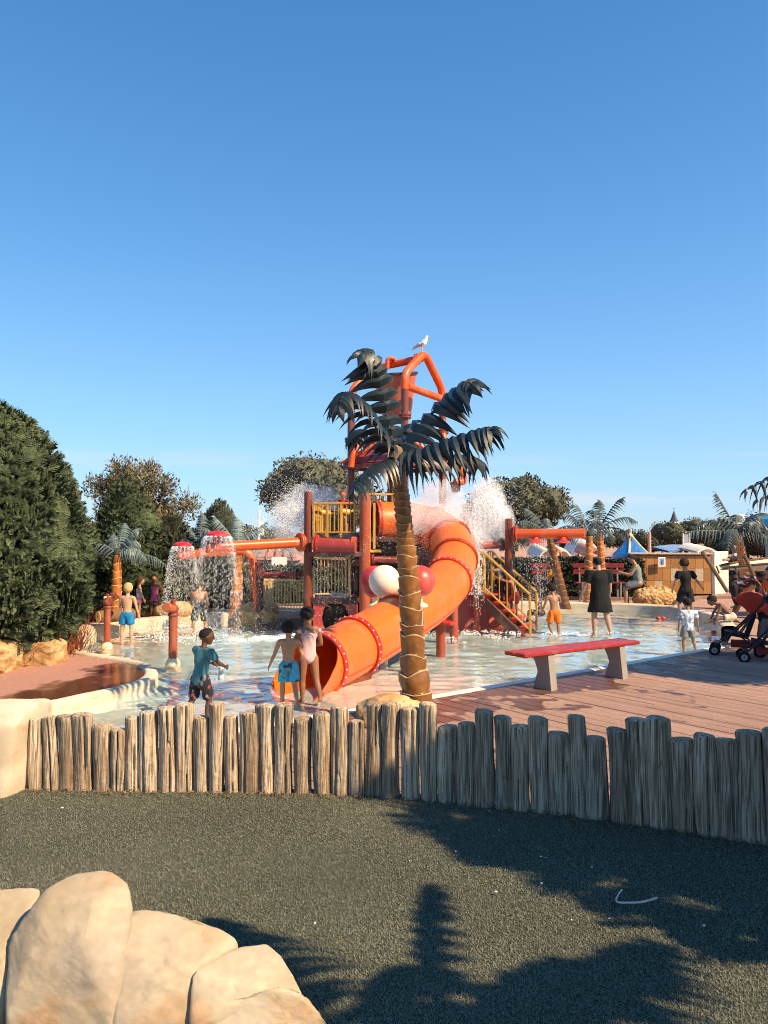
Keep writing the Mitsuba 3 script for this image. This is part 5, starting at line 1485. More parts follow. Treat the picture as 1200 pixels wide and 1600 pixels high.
# pushchairs
def stroller(c, yaw, hood, label, k_=1.0):
    k = thing('stroller', label, 'stroller')
    Rz = rotz(yaw); c = A(c)
    W = lambda x, y, z: c + Rz @ (A([x, y, z]) * k_)
    BK = (.018, .018, .020)
    for s in (-1, 1):      # x: forward, y: sideways
        put(k + '__frame', cat(tube(curve([W(-.42, s * .20, 1.02), W(-.34, s * .21, .92), W(.0, s * .22, .52), W(.42, s * .22, .14)], 16), .014, 10), tube(curve([W(.12, s * .22, .42), W(-.08, s * .23, .28), W(-.30, s * .24, .10)], 8), .013, 10), tube([W(-.28, s * .215, .84), W(.02, s * .22, .36)], .011, 8)), BK, 'semi', 60)
        put(k + '__handle', tube(curve([W(-.40, s * .20, 1.0), W(-.47, s * .19, 1.07), W(-.54, s * .16, 1.06), W(-.56, s * .13, 1.02)], 10), .02, 10), (.012, .012, .012), 'matte', 60)
        for x, r in ((.42, .085), (-.30, .095)):
            for q in ((-.035, .035) if x > 0 else (0,)):
                w = put(k + '__wheel', lathe([(r * .55, -.016), (r * .97, -.018), (r, -.01), (r, .01), (r * .97, .018), (r * .55, .016)], 24, W(x, s * .23 + q, r), Rz @ A([0, 1, 0])), (.012, .012, .013), 'matte', 40)
                put(w + '__rim', lathe([(.012, -.014), (r * .56, -.014), (r * .58, .0), (r * .56, .014), (.012, .014)], 16, W(x, s * .23 + q, r), Rz @ A([0, 1, 0])), (.30, .29, .28), 'semi', 40)
    seat = Manifold.hull_points(A([W(-.20, s * .19, .78) for s in (-1, 1)] + [W(-.05, s * .19, .34) for s in (-1, 1)] + [W(-.26, s * .17, .72) for s in (-1, 1)] + [W(-.12, s * .18, .30) for s in (-1, 1)]))
    put(k + '__backrest', seat, (.025, .023, .025), 'cloth', 30)
    put(k + '__seat', Manifold.hull_points(A([W(-.10, s * .19, z) for s in (-1, 1) for z in (.30, .36)] + [W(.26, s * .18, z) for s in (-1, 1) for z in (.36, .42)])), (.03, .028, .03), 'cloth', 30)
    put(k + '__basket', Manifold.hull_points(A([W(x, s * .17, z) for x in (-.30, .16) for s in (-1, 1) for z in (.14, .24)])), (.20, .03, .02), 'cloth', 30)
    put(k + '__footrest', beam(W(.38, -.2, .20), W(.38, .2, .20), .08, .03), BK, 'semi')
    n, m = 14, 20
    rows = []
    for a in np.linspace(math.radians(8), math.radians(140), n):
        row = []
        for b in np.linspace(-1, 1, m):
            rad = .36 * abs(math.cos(b * math.pi / 2)) ** .55 * (1 - .03 * math.cos(a * 14))
            row.append(W(-.16 - rad * math.cos(a) * .95, .225 * math.copysign(abs(math.sin(b * math.pi / 2)) ** .7, b), .76 + rad * math.sin(a)))
        rows.append(row)
    V = A(rows).reshape(-1, 3)
    put(k + '__hood', (np.vstack([V, V * 1.0 + A([0, 0, -.008])]), np.vstack([grid_faces(n, m, False), grid_faces(n, m, False)[:, ::-1] + n * m])), tinted(hood, .08, 8), 'cloth', True)
    return k, W


st1, W1 = stroller((5.80, 12.55, 0), math.radians(155), (.44, .038, .016), 'red hooded black stroller with a grey handbag hanging from it', .92)
st2, W2 = stroller((5.90, 11.9, 0), math.radians(160), (.46, .042, .016), 'lower red hooded black stroller at the right edge of the picture', .80)
hb = thing('handbag', 'grey handbag hanging from the handles of the left stroller', 'handbag')
hc = W1(-.52, .05, .50)
put(hb + '__body', Manifold.hull_points(A([hc + A([x * (.24 if z < 0 else .19), y * .075, z]) for x in (-1, 1) for y in (-1, 1) for z in (-.15, .15)])).refine_to_length(.05), (.17, .16, .165), 'cloth', 30)
put(hb + '__pocket', bev((.24, .02, .17), .006, hc + A([-.02, -.085, -.03])), (.21, .20, .205), 'cloth')
for s in (-.10, .10):
    put(hb + '__strap', tube(curve([hc + A([s - .04, -.03, .14]), hc + A([s - .02, .0, .36]), hc + A([s * .4, .05, .50]), hc + A([s * .2 + .02, .06, .36]), hc + A([s + .04, .03, .14])], 20), .010, 8), (.04, .04, .045), 'cloth', 60)
ct = thing('coat', 'dark green jacket draped behind the handles of the left stroller', 'jacket')
cc = W1(-.42, .05, .80)
m = trimesh.creation.icosphere(4, 1.0)
v, f = displaced((m.vertices * A([.17, .09, .27]) + cc, m.faces), .05, 6, 3)
scene[ct] = ent((v, f), tinted((.015, .035, .035), .4, 12), 'cloth', True)
# ---------------------------------------------------------------- people
PROP = {'child': dict(hh=.178, neck=.80, sh=.775, shw=.115, hip=.475, hw=.058, ua=.165, fa=.135, th=.235, sk=.198, ank=.042),
        'adult': dict(hh=.135, neck=.845, sh=.815, shw=.122, hip=.52, hw=.058, ua=.178, fa=.145, th=.245, sk=.235, ank=.04)}


def _sph(c, r, n=12):
    return Manifold.sphere(float(r), n).translate([float(q) for q in c])


def _ell(c, ax, rr, n=18):
    Mx = np.stack([ax[i] * rr[i] for i in range(3)], 1)
    return Manifold.sphere(1.0, n).transform(np.column_stack([Mx, np.asarray(c)]).tolist())


def _bone(a, ra, b, rb, n=12):
    return Manifold.batch_hull([_sph(a, ra, n), _sph(b, rb, n)])


def smooth_mesh(M_, ref, it, lam=.5):
    m = M_.refine_to_length(ref).to_mesh()
    t = trimesh.Trimesh(m.vert_properties[:, :3], m.tri_verts, process=False)
    trimesh.smoothing.filter_taubin(t, lam, -lam * 1.02, iterations=it)
    return t


def person(label, H, pos, yaw, skin, hair, pose, clothes, kind='child', key='person', face=True, hair_kind='short', group=None, detail=1.0):
    """pose: directions in the person's own frame (x right, y forward, z up): spine, ua_l, fa_l, ua_r, fa_r, th_l, sk_l, th_r, sk_r, look (yaw, pitch in degrees), twist, root (height of the hips or None = feet on pos)."""
    pr = PROP[kind]
    k = thing(key, label, 'person', group)
    S = unit(pose.get('spine', (0, .03, 1)))
    hx = A([1.0, 0, 0]); hx = unit(hx - S * (hx @ S)); F0 = np.cross(S, hx)
    tw = math.radians(pose.get('twist', 0))
    sx = hx * math.cos(tw) + F0 * math.sin(tw); SF = np.cross(S, sx)
    hip = A([0, 0, 0.0]); Lt = pr['sh'] - pr['hip']
    shm = hip + S * Lt
    J = {}
    low = []
    for s, n in ((-1, 'l'), (1, 'r')):
        J['hip_' + n] = hip + hx * s * pr['hw'] - S * .01
        J['kn_' + n] = J['hip_' + n] + unit(pose.get('th_' + n, (s * .05, .03, -1))) * pr['th']
        J['an_' + n] = J['kn_' + n] + unit(pose.get('sk_' + n, (s * .02, -.04, -1))) * pr['sk']
        fd = unit(pose.get('ft_' + n, (s * .2, 1, -.25)))
        J['toe_' + n] = J['an_' + n] + fd * .105 + A([0, 0, -.018]); J['heel_' + n] = J['an_' + n] - fd * .022 + A([0, 0, -.020])
        low.append(min(J['toe_' + n][2], J['heel_' + n][2]) - .018)
        J['sh_' + n] = shm + sx * s * pr['shw'] - S * .01
        J['el_' + n] = J['sh_' + n] + unit(pose.get('ua_' + n, (s * .22, -.05, -1))) * pr['ua']
        J['wr_' + n] = J['el_' + n] + unit(pose.get('fa_' + n, (s * .1, .25, -1))) * pr['fa']
    lk = pose.get('look', (0, 0)); ly, lp = math.radians(lk[0]), math.radians(lk[1])
    nb = shm + S * .02
    hd = unit(S * .8 + SF * .18 + A([0, 0, .5]) + SF * (-.9 * math.sin(lp)))
    hh = pr['hh']
    Fh = A([math.sin(ly) * math.cos(lp), math.cos(ly) * math.cos(lp), math.sin(lp)]); Uh = unit(A([0, 0, 1]) - Fh * Fh[2] + hd * .15); Fh = unit(Fh - Uh * (Fh @ Uh)); Xh = np.cross(Fh, Uh)
    hc = nb + hd * (hh * .50 + .035) + Fh * .012
    U = [_ell(hip, (hx, F0, S), (.082, .064, .062)), _ell(hip + S * Lt * .36, (hx, F0, S), (.070, .052, .055)), _ell(hip + S * Lt * .70, (sx, SF, S), (.088, .060, .07)), _ell(shm - S * .018, (sx, SF, S), (.100, .042, .034))]
    if kind == 'adult': U = [_ell(hip, (hx, F0, S), (.095, .072, .066)), _ell(hip + S * Lt * .38, (hx, F0, S), (.078, .060, .06)), _ell(hip + S * Lt * .70, (sx, SF, S), (.092, .070, .075)), _ell(shm - S * .018, (sx, SF, S), (.102, .044, .034))]
    torso = [Manifold.batch_hull([a, b]) for a, b in zip(U, U[1:])]
    B = list(torso)
    B += [_bone(nb - S * .03, .040, nb + hd * .03, .031), _bone(nb, .031, hc - Uh * hh * .25 - Fh * .01, .034)]
    B += [_ell(hc + Uh * hh * .06 - Fh * hh * .04, (Xh, Fh, Uh), (hh * .40, hh * .47, hh * .44)),
          Manifold.batch_hull([_ell(hc, (Xh, Fh, Uh), (hh * .36, hh * .40, hh * .3)), _sph(hc - Uh * hh * .40 + Fh * hh * .24, hh * .11), _sph(hc - Uh * hh * .26 + Fh * hh * .05 + Xh * hh * .20, hh * .10), _sph(hc - Uh * hh * .26 + Fh * hh * .05 - Xh * hh * .20, hh * .10)]),
          _bone(hc + Fh * hh * .41 + Uh * hh * .02, hh * .035, hc + Fh * hh * .47 - Uh * hh * .10, hh * .06)]
    for s in (-1, 1):
        B.append(_ell(hc + Xh * s * hh * .40 - Fh * hh * .03 - Uh * hh * .03, (Xh, Fh, Uh), (hh * .05, hh * .09, hh * .14), 10))
    fat = 1.14 if kind == 'adult' else 1.0
    for s, n in ((-1, 'l'), (1, 'r')):
        el, wr, sh = J['el_' + n], J['wr_' + n], J['sh_' + n]
        B += [_bone(shm + sx * s * pr['shw'] * .5, .036, sh, .033 * fat), _bone(sh, .032 * fat, el, .023 * fat), _bone(el, .023 * fat, el + (wr - el) * .3, .024 * fat), _bone(el + (wr - el) * .3, .024 * fat, wr, .0155)]
        # hand: palm, four fingers of two bones, thumb from the side of the palm
        d = unit(wr - el)
        pn = unit(np.cross(d, A([0, 1.0, 0]))) * (-s); pn = pn if np.linalg.norm(pn) > .1 else hx
        pn = unit(-hx * s - d * (-hx * s @ d))
        ac = np.cross(d, pn)
        if ac[1] < 0: ac = -ac       # towards the thumb: forward
        ac = unit(ac)
        pc_ = wr + d * .034
        B.append(Manifold.batch_hull([_sph(wr, .014, 8), _sph(pc_ + d * .012 + ac * .017, .0105, 8), _sph(pc_ + d * .012 - ac * .018, .0095, 8), _sph(wr + d * .012 + ac * .014, .011, 8)]))
        cu = pose.get('curl_' + n, .45)
        for q, ln in ((.018, .030), (.006, .034), (-.006, .032), (-.017, .025)):
            r0 = pc_ + d * .016 + ac * q
            m1 = r0 + unit(d + pn * cu * .6 + ac * q * 3) * ln * .55
            m2_ = m1 + unit(d * (1 - cu * .7) + pn * cu * 1.3) * ln * .5
            B += [_bone(r0, .0066, m1, .0062, 7), _bone(m1, .0062, m2_, .0050, 7)]
        t0 = wr + d * .016 + ac * .016
        t1 = t0 + unit(d * .8 + ac * .9 + pn * .2) * .022; t2 = t1 + unit(d + ac * .25 + pn * cu * .6) * .018
        B += [_bone(t0, .009, t1, .0075, 7), _bone(t1, .0075, t2, .0058, 7)]
        h_, kn, an = J['hip_' + n], J['kn_' + n], J['an_' + n]
        B += [_bone(h_, .056 * fat, kn, .034 * fat), _bone(kn, .034 * fat, kn + (an - kn) * .30 - F0 * .006, .035 * fat), _bone(kn + (an - kn) * .30 - F0 * .006, .035 * fat, an, .020 * fat),
              _bone(J['heel_' + n], .020, an, .021), _bone(J['heel_' + n], .018, J['toe_' + n], .014), _bone(an, .019, J['toe_' + n], .013)]
        sd = unit(np.cross(J['toe_' + n] - J['heel_' + n], [0, 0, 1]))
        B.append(Manifold.batch_hull([_sph(J['toe_' + n] - unit(J['toe_' + n] - J['heel_' + n]) * .03 + sd * .014, .014, 8), _sph(J['toe_' + n] - unit(J['toe_' + n] - J['heel_' + n]) * .03 - sd * .014, .013, 8), _sph(J['toe_' + n], .011, 8)]))
    M_ = Manifold.batch_boolean(B, OpType.Add)
    root = pose.get('root'); z0 = (-min(low)) * H if root is None else root
    Rz = rotz(yaw); pos = A(pos, float)

    def world(v):
        return (np.asarray(v) * H + A([0, 0, z0])) @ Rz.T + pos

    J['hc'], J['Fh'], J['Uh'], J['Xh'], J['world'], J['hh'] = hc, Fh, Uh, Xh, world, hh
    t = smooth_mesh(M_, .0145 / detail, 7)
    sk = A(skin)
    vn = meshkit.fbm(t.vertices * 18 + len(label), 3, 3)[:, None]
    put(k + '__body', (world(t.vertices), t.faces), sk * (.86 + .28 * vn), 'skin', True)
    # hair
    if hair is not None:
        off = {'short': .05, 'buzz': .0, 'long': .04, 'bun': .04, 'scarf': .02}[hair_kind]
        sc_ = {'short': 1.12, 'buzz': 1.03, 'long': 1.13, 'bun': 1.10, 'scarf': 1.2}[hair_kind]
        hm = _ell(hc + Uh * hh * (.07 + off * .4) - Fh * hh * (.05 + off * .5), (Xh, Fh, Uh), (hh * .405 * sc_, hh * .475 * sc_, hh * .445 * sc_), 28)
        nrm = unit(-Fh * .75 + Uh * (.62 if hair_kind != 'scarf' else .25))
        hm = hm.trim_by_plane(nrm.tolist(), float(nrm @ (hc - Fh * hh * (.0 if hair_kind != 'buzz' else .03) + Uh * hh * .03)))
        hm = hm.trim_by_plane(Uh.tolist(), float(Uh @ (hc - Uh * hh * (.26 if hair_kind in ('short', 'bun') else .12 if hair_kind == 'buzz' else .6))))
        if hair_kind == 'long': hm = hm + Manifold.batch_hull([_ell(hc - Fh * hh * .25 - Uh * hh * .1, (Xh, Fh, Uh), (hh * .40, hh * .22, hh * .3)), _ell(hc - Fh * hh * .30 - Uh * hh * .75, (Xh, Fh, Uh), (hh * .30, hh * .12, hh * .25))])
        if hair_kind == 'bun': hm = hm + _ell(hc - Fh * hh * .50 + Uh * hh * .02, (Xh, Fh, Uh), (hh * .26, hh * .22, hh * .26)) + _bone(hc - Fh * hh * .42, hh * .12, hc - Fh * hh * .62 - Uh * hh * .42, hh * .07)
        if hair_kind == 'scarf': hm = hm + Manifold.batch_hull([_ell(hc - Uh * hh * .55, (Xh, Fh, Uh), (hh * .45, hh * .40, hh * .3)), _ell(shm - S * .03, (sx, SF, S), (.125, .075, .05))])
        ht = smooth_mesh(hm, .016, 4)
        v, f = displaced((ht.vertices, ht.faces), hh * (.085 if hair_kind not in ('buzz', 'scarf') else .015), 45 if hair_kind != 'scarf' else 14, 5)
        put(k + ('__headscarf' if hair_kind == 'scarf' else '__hair'), (world(v), f), A(hair) * (.7 + .6 * meshkit.fbm(v * 60, 2, 2)[:, None]), 'cloth', True)
    if face:
        for s in (-1, 1):
            c = hc + Fh * hh * .385 + Xh * s * hh * .155 + Uh * hh * .03
            put(k + '__eye', (world(ball(c, hh * .05, 6)[0]), ball(c, hh * .05, 6)[1]), (.03, .02, .018), 'semi', True)
            b_ = _bone(c + Uh * hh * .10 - Xh * hh * .07, hh * .016, c + Uh * hh * .10 + Xh * hh * .07 + Fh * hh * .0, hh * .016, 6)
        mth = _bone(hc + Fh * hh * .39 - Uh * hh * .24 - Xh * hh * .08, hh * .022, hc + Fh * hh * .39 - Uh * hh * .24 + Xh * hh * .08, hh * .022, 6).to_mesh()
        put(k + '__mouth', (world(mth.vert_properties[:, :3]), mth.tri_verts), A(skin) * A([.85, .5, .5]), 'skin', 40)
    # clothes
    e0 = {'shorts': .010, 'shirt': .012, 'swimsuit': .006, 'dress': .014, 'tank': .010, 'skirt': .014, 'trousers': .012}
    for it in clothes:
        nm, col = it[0], it[1]
        opt = it[2] if len(it) > 2 else {}
        e = e0[nm] + opt.get('e', 0)
        P_ = []
        Ui = lambda i, g=1.0: _ell([hip, hip + S * Lt * .36, hip + S * Lt * .70, shm - S * .018][i], ((hx, F0, S) if i < 2 else (sx, SF, S)), tuple(A([(.082, .064, .062), (.070, .052, .055), (.088, .060, .07), (.100, .042, .034)][i]) * (A([1.15, 1.13, 1.06]) if kind == 'adult' else 1) + e * g))
        if nm in ('shirt', 'tank', 'swimsuit', 'dress'):
            P_ += [Manifold.batch_hull([Ui(a), Ui(a + 1)]) for a in range(3)]
            if nm in ('shirt', 'dress'):
                fr_ = opt.get('sleeve', .55)
                for n in 'lr':
                    sh, el = J['sh_' + n], J['el_' + n]
                    P_.append(Manifold.batch_hull([_sph(sh, .034 * fat + e), _sph(sh + (el - sh) * fr_ * .85, .030 * fat + e)]).trim_by_plane(unit(sh - el).tolist(), float(unit(sh - el) @ (sh + (el - sh) * fr_))))
                    P_.append(_bone(shm, .05, sh, .034 * fat + e))
        if nm in ('shorts', 'trousers') or opt.get('legs'):
            P_ += [Ui(0), Manifold.batch_hull([Ui(0), Ui(1)]).trim_by_plane((-S).tolist(), float(-S @ (hip + S * Lt * .20)))]
            fr_ = opt.get('leg', .75)
            for n in 'lr':
                h_, kn = J['hip_' + n], J['kn_' + n]; ax = unit(kn - h_)
                end = h_ + (kn - h_) * fr_
                rr_ = (.056 - .022 * fr_) * fat + e + opt.get('flare', .012)
                P_.append(Manifold.batch_hull([_sph(h_, .056 * fat + e), _sph(end, rr_, 16)]).trim_by_plane((-ax).tolist(), float(-ax @ end)))
        if nm in ('dress', 'skirt'):
            ln = opt.get('len', .7)
            end = [J['hip_' + n] + (J['kn_' + n] - J['hip_' + n]) * ln for n in 'lr']
            c = (end[0] + end[1]) / 2; w = np.linalg.norm(end[1] - end[0]) / 2 + .055 * fat + e + .01
            P_.append(Manifold.batch_hull([Ui(0)] + [_sph(q, .052 * fat + e, 16) for q in end] + [_ell(c, (hx, F0, A([0, 0, 1.0])), (w, .075 + e, .02))]).trim_by_plane([0, 0, 1.0], float(c[2])))
        C_ = Manifold.batch_boolean(P_, OpType.Add)
        if nm == 'swimsuit':
            C_ = C_.trim_by_plane((-S).tolist(), float(-S @ (shm - S * .035)))
            for s in (-1, 1):
                C_ = C_ - Manifold.batch_hull([_sph(hip + hx * s * .085 - S * .075, .058), _sph(hip + hx * s * .15 - S * .05, .07)])
            for s in (-1, 1):
                C_ = C_ + _bone(shm - S * .045 + sx * s * .05 - SF * .05, .012, shm + sx * s * .055 + S * .02, .012, 8) + _bone(shm + sx * s * .055 + S * .02, .012, shm - S * .045 + sx * s * .05 + SF * .05, .012, 8)
            if opt.get('frill'):
                C_ = C_ + _ell(shm - S * .075, (sx, SF, S), (.112, .074, .03)) + _ell(shm - S * .02 + sx * .115, (sx, SF, S), (.032, .045, .03)) + _ell(shm - S * .02 - sx * .115, (sx, SF, S), (.032, .045, .03))
        if nm in ('shirt', 'dress', 'tank'):
            C_ = C_.trim_by_plane((-S).tolist(), float(-S @ (shm + S * (.022 if nm != 'tank' else .004))))
            if nm != 'dress':
                lo_ = opt.get('hem', -.02)
                if lo_ < -.02:
                    C_ = C_ + Manifold.batch_hull([Ui(0), _ell(hip + S * lo_, (hx, F0, S), (.09 + e, .072 + e, .02))])
                C_ = C_.trim_by_plane(S.tolist(), float(S @ (hip + S * lo_)))
        ct_ = smooth_mesh(C_, .016, 5)
        v = ct_.vertices
        vnr = ct_.vertex_normals
        fold = (meshkit.fbm(v * A([22, 22, 9]) + len(label), 3, 8) - .5)
        v = v + vnr * (fold * .022)[:, None]
        cl = col(v) if callable(col) else A(col) * (.9 + .35 * (fold[:, None] + .3 * (meshkit.fbm(v * 6, 2, 9)[:, None] - .5)))
        put(k + '__' + opt.get('name', nm), (world(v), ct_.faces), np.clip(cl, 0, 1), 'cloth', True)
    return k, J


def pattern(base, marks, freq=26, cut=.56):
    def fn(v):
        c = np.tile(A(base, float), (len(v), 1))
        for i, m in enumerate(marks):
            n = meshkit.fbm(v * freq + i * 9.1, 2, 30 + i)
            c = np.where((n > cut)[:, None], A(m), c)
        return c
    return fn


DARK, MIDB, TAN, PALE = (.10, .042, .023), (.23, .098, .050), (.40, .20, .115), (.53, .31, .21)
BLACK = (.010, .009, .009)
R2 = math.radians
g = G(312, 1112, WATER)
_, Jb = person('small child in a teal t-shirt and dark shorts wading at the front left', 1.06, (g[0], g[1] + .02, FLOOR), R2(-38), DARK, (.012, .009, .008),
               dict(spine=(.02, .10, 1), ua_r=(.30, .55, -.85), fa_r=(-.25, .9, -.42), ua_l=(-.15, .55, -.8), fa_l=(.35, .9, -.35), th_l=(-.12, -.12, -1), sk_l=(-.05, -.62, -1), th_r=(.10, .28, -1), sk_r=(.05, -.25, -1), look=(35, -8), curl_r=.9, curl_l=.9),
               [('shirt', (.055, .17, .20), dict(sleeve=.72, hem=-.055, e=.006)), ('shorts', pattern((.02, .02, .026), [(.30, .05, .07), (.22, .24, .28)], 22, .64), dict(leg=.95, flare=.018))], hair_kind='buzz', detail=1.2)
wr = Jb['world']((Jb['wr_r'] + Jb['wr_l']) / 2 + A([0, .03, -.01]))
k = thing('bottle', 'small white bottle held by the child in the teal shirt', 'bottle')
put(k + '__body', lathe([(.01, -.14), (.03, -.14), (.032, -.13), (.030, -.03), (.014, -.005), (.014, .03), (.002, .03)], 16, wr), (.62, .64, .64), 'paint', 40)
put(k + '__cap', lathe([(.034, -.165), (.036, -.15), (.034, -.14), (.01, -.14)], 14, wr), (.45, .46, .46), 'paint', 40)
g = G(449, 1091, WATER)
person('bare backed boy in light blue printed trunks walking away beside the slide mouth', 1.03, (g[0], g[1] + .1, FLOOR), R2(14), (.46, .215, .105), (.020, .012, .009),
       dict(spine=(.0, .05, 1), ua_l=(-.35, .10, -1), fa_l=(-.42, .15, -1), ua_r=(.30, -.10, -1), fa_r=(.12, .75, -.7), th_r=(.06, -.10, -1), sk_r=(.10, -.65, -.9), th_l=(-.05, .10, -1), sk_l=(-.02, -.05, -1), look=(28, -5)),
       [('shorts', pattern((.08, .38, .55), [(.05, .055, .06), (.10, .30, .34)], 17, .62), dict(leg=.80, flare=.020))], detail=1.2)
g = G(478, 1088, WATER)
person('girl in a pale pink frilled swimsuit standing at the slide mouth', 1.20, (g[0] + .02, g[1] + .1, FLOOR), R2(25), (.25, .105, .055), (.018, .012, .010),
       dict(spine=(.02, .04, 1), ua_r=(.25, .05, -1), fa_r=(-.30, .75, -.1), ua_l=(-.15, .25, -1), fa_l=(.25, .9, .3), th_l=(-.02, .08, -1), sk_l=(0, -.05, -1), th_r=(.06, -.22, -1), sk_r=(.12, -.35, -1), look=(48, -12), twist=8),
       [('swimsuit', (.66, .42, .40), dict(frill=1))], hair_kind='bun', detail=1.2)
g = G(198, 998, WATER)
person('blond boy in bright blue trunks at the left water cannon', 1.18, (g[0], g[1], FLOOR), R2(-8), PALE, (.48, .34, .17),
       dict(ua_l=(-.25, .25, -1), fa_l=(-.2, .75, -.35), ua_r=(.25, .1, -1), fa_r=(.18, .3, -1), th_l=(-.12, .02, -1), th_r=(.10, .02, -1), look=(-20, 0)), [('shorts', (.015, .21, .47), dict(leg=.62, flare=.014))])
g = G(216, 971, .0)
person('girl in a light swimsuit with a pink skirt facing right at the left poolside', .97, (g[0], g[1], .0), R2(-62), (.42, .24, .16), (.07, .035, .02),
       dict(ua_r=(.12, .25, -1), fa_r=(.0, .4, -1), ua_l=(-.1, .3, -1), fa_l=(.1, .6, -.8), look=(0, -12)), [('swimsuit', pattern((.55, .52, .56), [(.62, .25, .38), (.30, .42, .58)], 30, .55)), ('skirt', (.50, .12, .20), dict(len=.28))], hair_kind='long')
g = G(237, 970, .0)
person('girl in a pink swimsuit with one hand on her hip at the left poolside', 1.0, (g[0], g[1] + .2, .0), R2(172), MIDB, (.015, .010, .009),
       dict(ua_l=(-.75, -.2, -.8), fa_l=(.7, .25, -.75), ua_r=(.3, .05, -1), fa_r=(-.1, .5, -.8), look=(-25, 0)), [('swimsuit', (.62, .13, .28)), ('skirt', (.56, .12, .26), dict(len=.22))], hair_kind='long')
g = G(313, 985, WATER)
person('bather in dark shorts standing inside the water curtain', 1.2, (g[0], g[1] - .1, FLOOR), R2(15), (.34, .17, .10), (.05, .03, .02),
       dict(spine=(0, .38, 1), ua_l=(-.2, .6, -.9), fa_l=(.1, .6, -.6), ua_r=(.2, .6, -.9), fa_r=(-.1, .6, -.6), th_l=(-.2, .05, -1), th_r=(.2, .05, -1), look=(0, -35)), [('shorts', pattern((.045, .05, .05), [(.12, .12, .11)], 22, .6), dict(leg=.85, flare=.02))])
g = G(938, 988, WATER)
person('woman in a black dress walking through the pool seen from behind', 1.66, (g[0] + .02, g[1] + .1, FLOOR), R2(2), (.38, .22, .15), (.018, .013, .011),
       dict(spine=(0, .10, 1), ua_l=(-.30, .05, -1), fa_l=(-.32, .30, -1), ua_r=(.16, .05, -1), fa_r=(.02, .35, -1), th_l=(-.04, .05, -1), sk_l=(-.04, -.1, -1), th_r=(.09, -.06, -1), sk_r=(.13, -.35, -1), look=(0, -28)), [('dress', (.010, .010, .011), dict(len=.86, sleeve=.72, e=.009))], kind='adult', hair_kind='bun', face=False)
g = G(868, 990, WATER)
person('boy in orange trunks wading near the stairs', 1.12, (g[0], g[1] + .1, FLOOR), R2(12), (.30, .145, .08), (.016, .011, .009),
       dict(spine=(-.02, .10, 1), ua_l=(-.3, .2, -1), fa_l=(-.2, .5, -.9), ua_r=(.35, .45, -.6), fa_r=(-.25, .45, .75), th_l=(-.1, .25, -1), sk_l=(-.05, -.8, -.7), th_r=(.06, -.02, -1), sk_r=(.02, -.1, -1), look=(25, -5)), [('shorts', (.72, .17, .025), dict(leg=.78, flare=.022))], face=False)
c = G(851, 975, WATER)
person('dark skinned child sitting on the lowest stair with an arm stretched out', 1.12, (c[0] - .02, c[1] + .35, 0), R2(35), (.060, .028, .018), (.010, .008, .008),
       dict(spine=(-.05, .25, 1), root=.12, th_l=(-.3, .9, .15), sk_l=(-.15, .05, -1), th_r=(.2, .9, .0), sk_r=(.1, .1, -1), ua_l=(-.9, .5, .1), fa_l=(-.9, .35, .12), ua_r=(.3, .4, -.8), fa_r=(.1, .7, -.5), look=(-40, -10)), [('shorts', (.02, .02, .025), dict(leg=.8))])
c = s0 + (s1 - s0) * .62 + lw * .45
person('bare backed child climbing the red stairs', 1.0, (c[0], c[1], c[2] - .02), R2(70), (.30, .145, .08), (.02, .013, .010),
       dict(spine=(0, .35, 1), th_l=(-.1, .8, -.6), sk_l=(0, -.3, -1), ua_l=(-.2, .9, .2), fa_l=(0, .9, .4), ua_r=(.2, .9, .0), fa_r=(0, .9, .3), look=(0, 5)), [('shorts', (.16, .02, .02), dict(leg=.8))], face=False)
c = s0 + lw * .5 - ld * .05
person('child in wet dark clothes at the top of the red stairs', 1.05, (c[0] - .05, c[1], s0[2]), R2(60), (.06, .03, .02), (.012, .010, .010),
       dict(spine=(.05, .35, 1), ua_l=(-.3, .9, .1), fa_l=(.1, .9, .2), ua_r=(.4, .7, -.3), fa_r=(.1, .9, .2), look=(20, -10)), [('shirt', (.02, .022, .03), dict(sleeve=.9)), ('shorts', (.018, .018, .022), dict(leg=.9))])
c = s0 + (s1 - s0) * .30 + lw * .55
person('child in a pale flowered shirt on the upper stairs behind the railing', 1.0, (c[0], c[1] + .05, c[2] - .05), R2(75), (.10, .048, .03), (.012, .010, .010),
       dict(spine=(0, .3, 1), th_r=(.1, .7, -.7), sk_r=(0, -.3, -1), ua_l=(-.2, .8, -.2), fa_l=(0, .9, .2), look=(0, 0)), [('shirt', pattern((.50, .45, .46), [(.30, .16, .18), (.12, .12, .16)], 30, .55), dict(sleeve=.6)), ('shorts', (.03, .03, .035), dict(leg=.9))], face=False)
c = Q(856, 930, 22.6)
person('woman in a yellow top sitting behind the stairs and leaning forward', 1.62, (c[0], 22.9, 0), R2(205), (.09, .042, .027), (.011, .009, .009),
       dict(spine=(.0, .55, 1), root=.56, th_l=(-.2, 1, .0), sk_l=(-.05, .1, -1), th_r=(.15, 1, .0), sk_r=(.05, .1, -1), ua_l=(-.25, .7, -.9), fa_l=(.1, .7, -.8), ua_r=(.3, .7, -.9), fa_r=(-.1, .6, -.9), look=(10, -30)), [('shirt', (.66, .27, .02), dict(sleeve=.45)), ('trousers', (.03, .03, .035), dict(leg=1.0, name='trousers'))], kind='adult')
c = Q(1000, 930, 21.3)
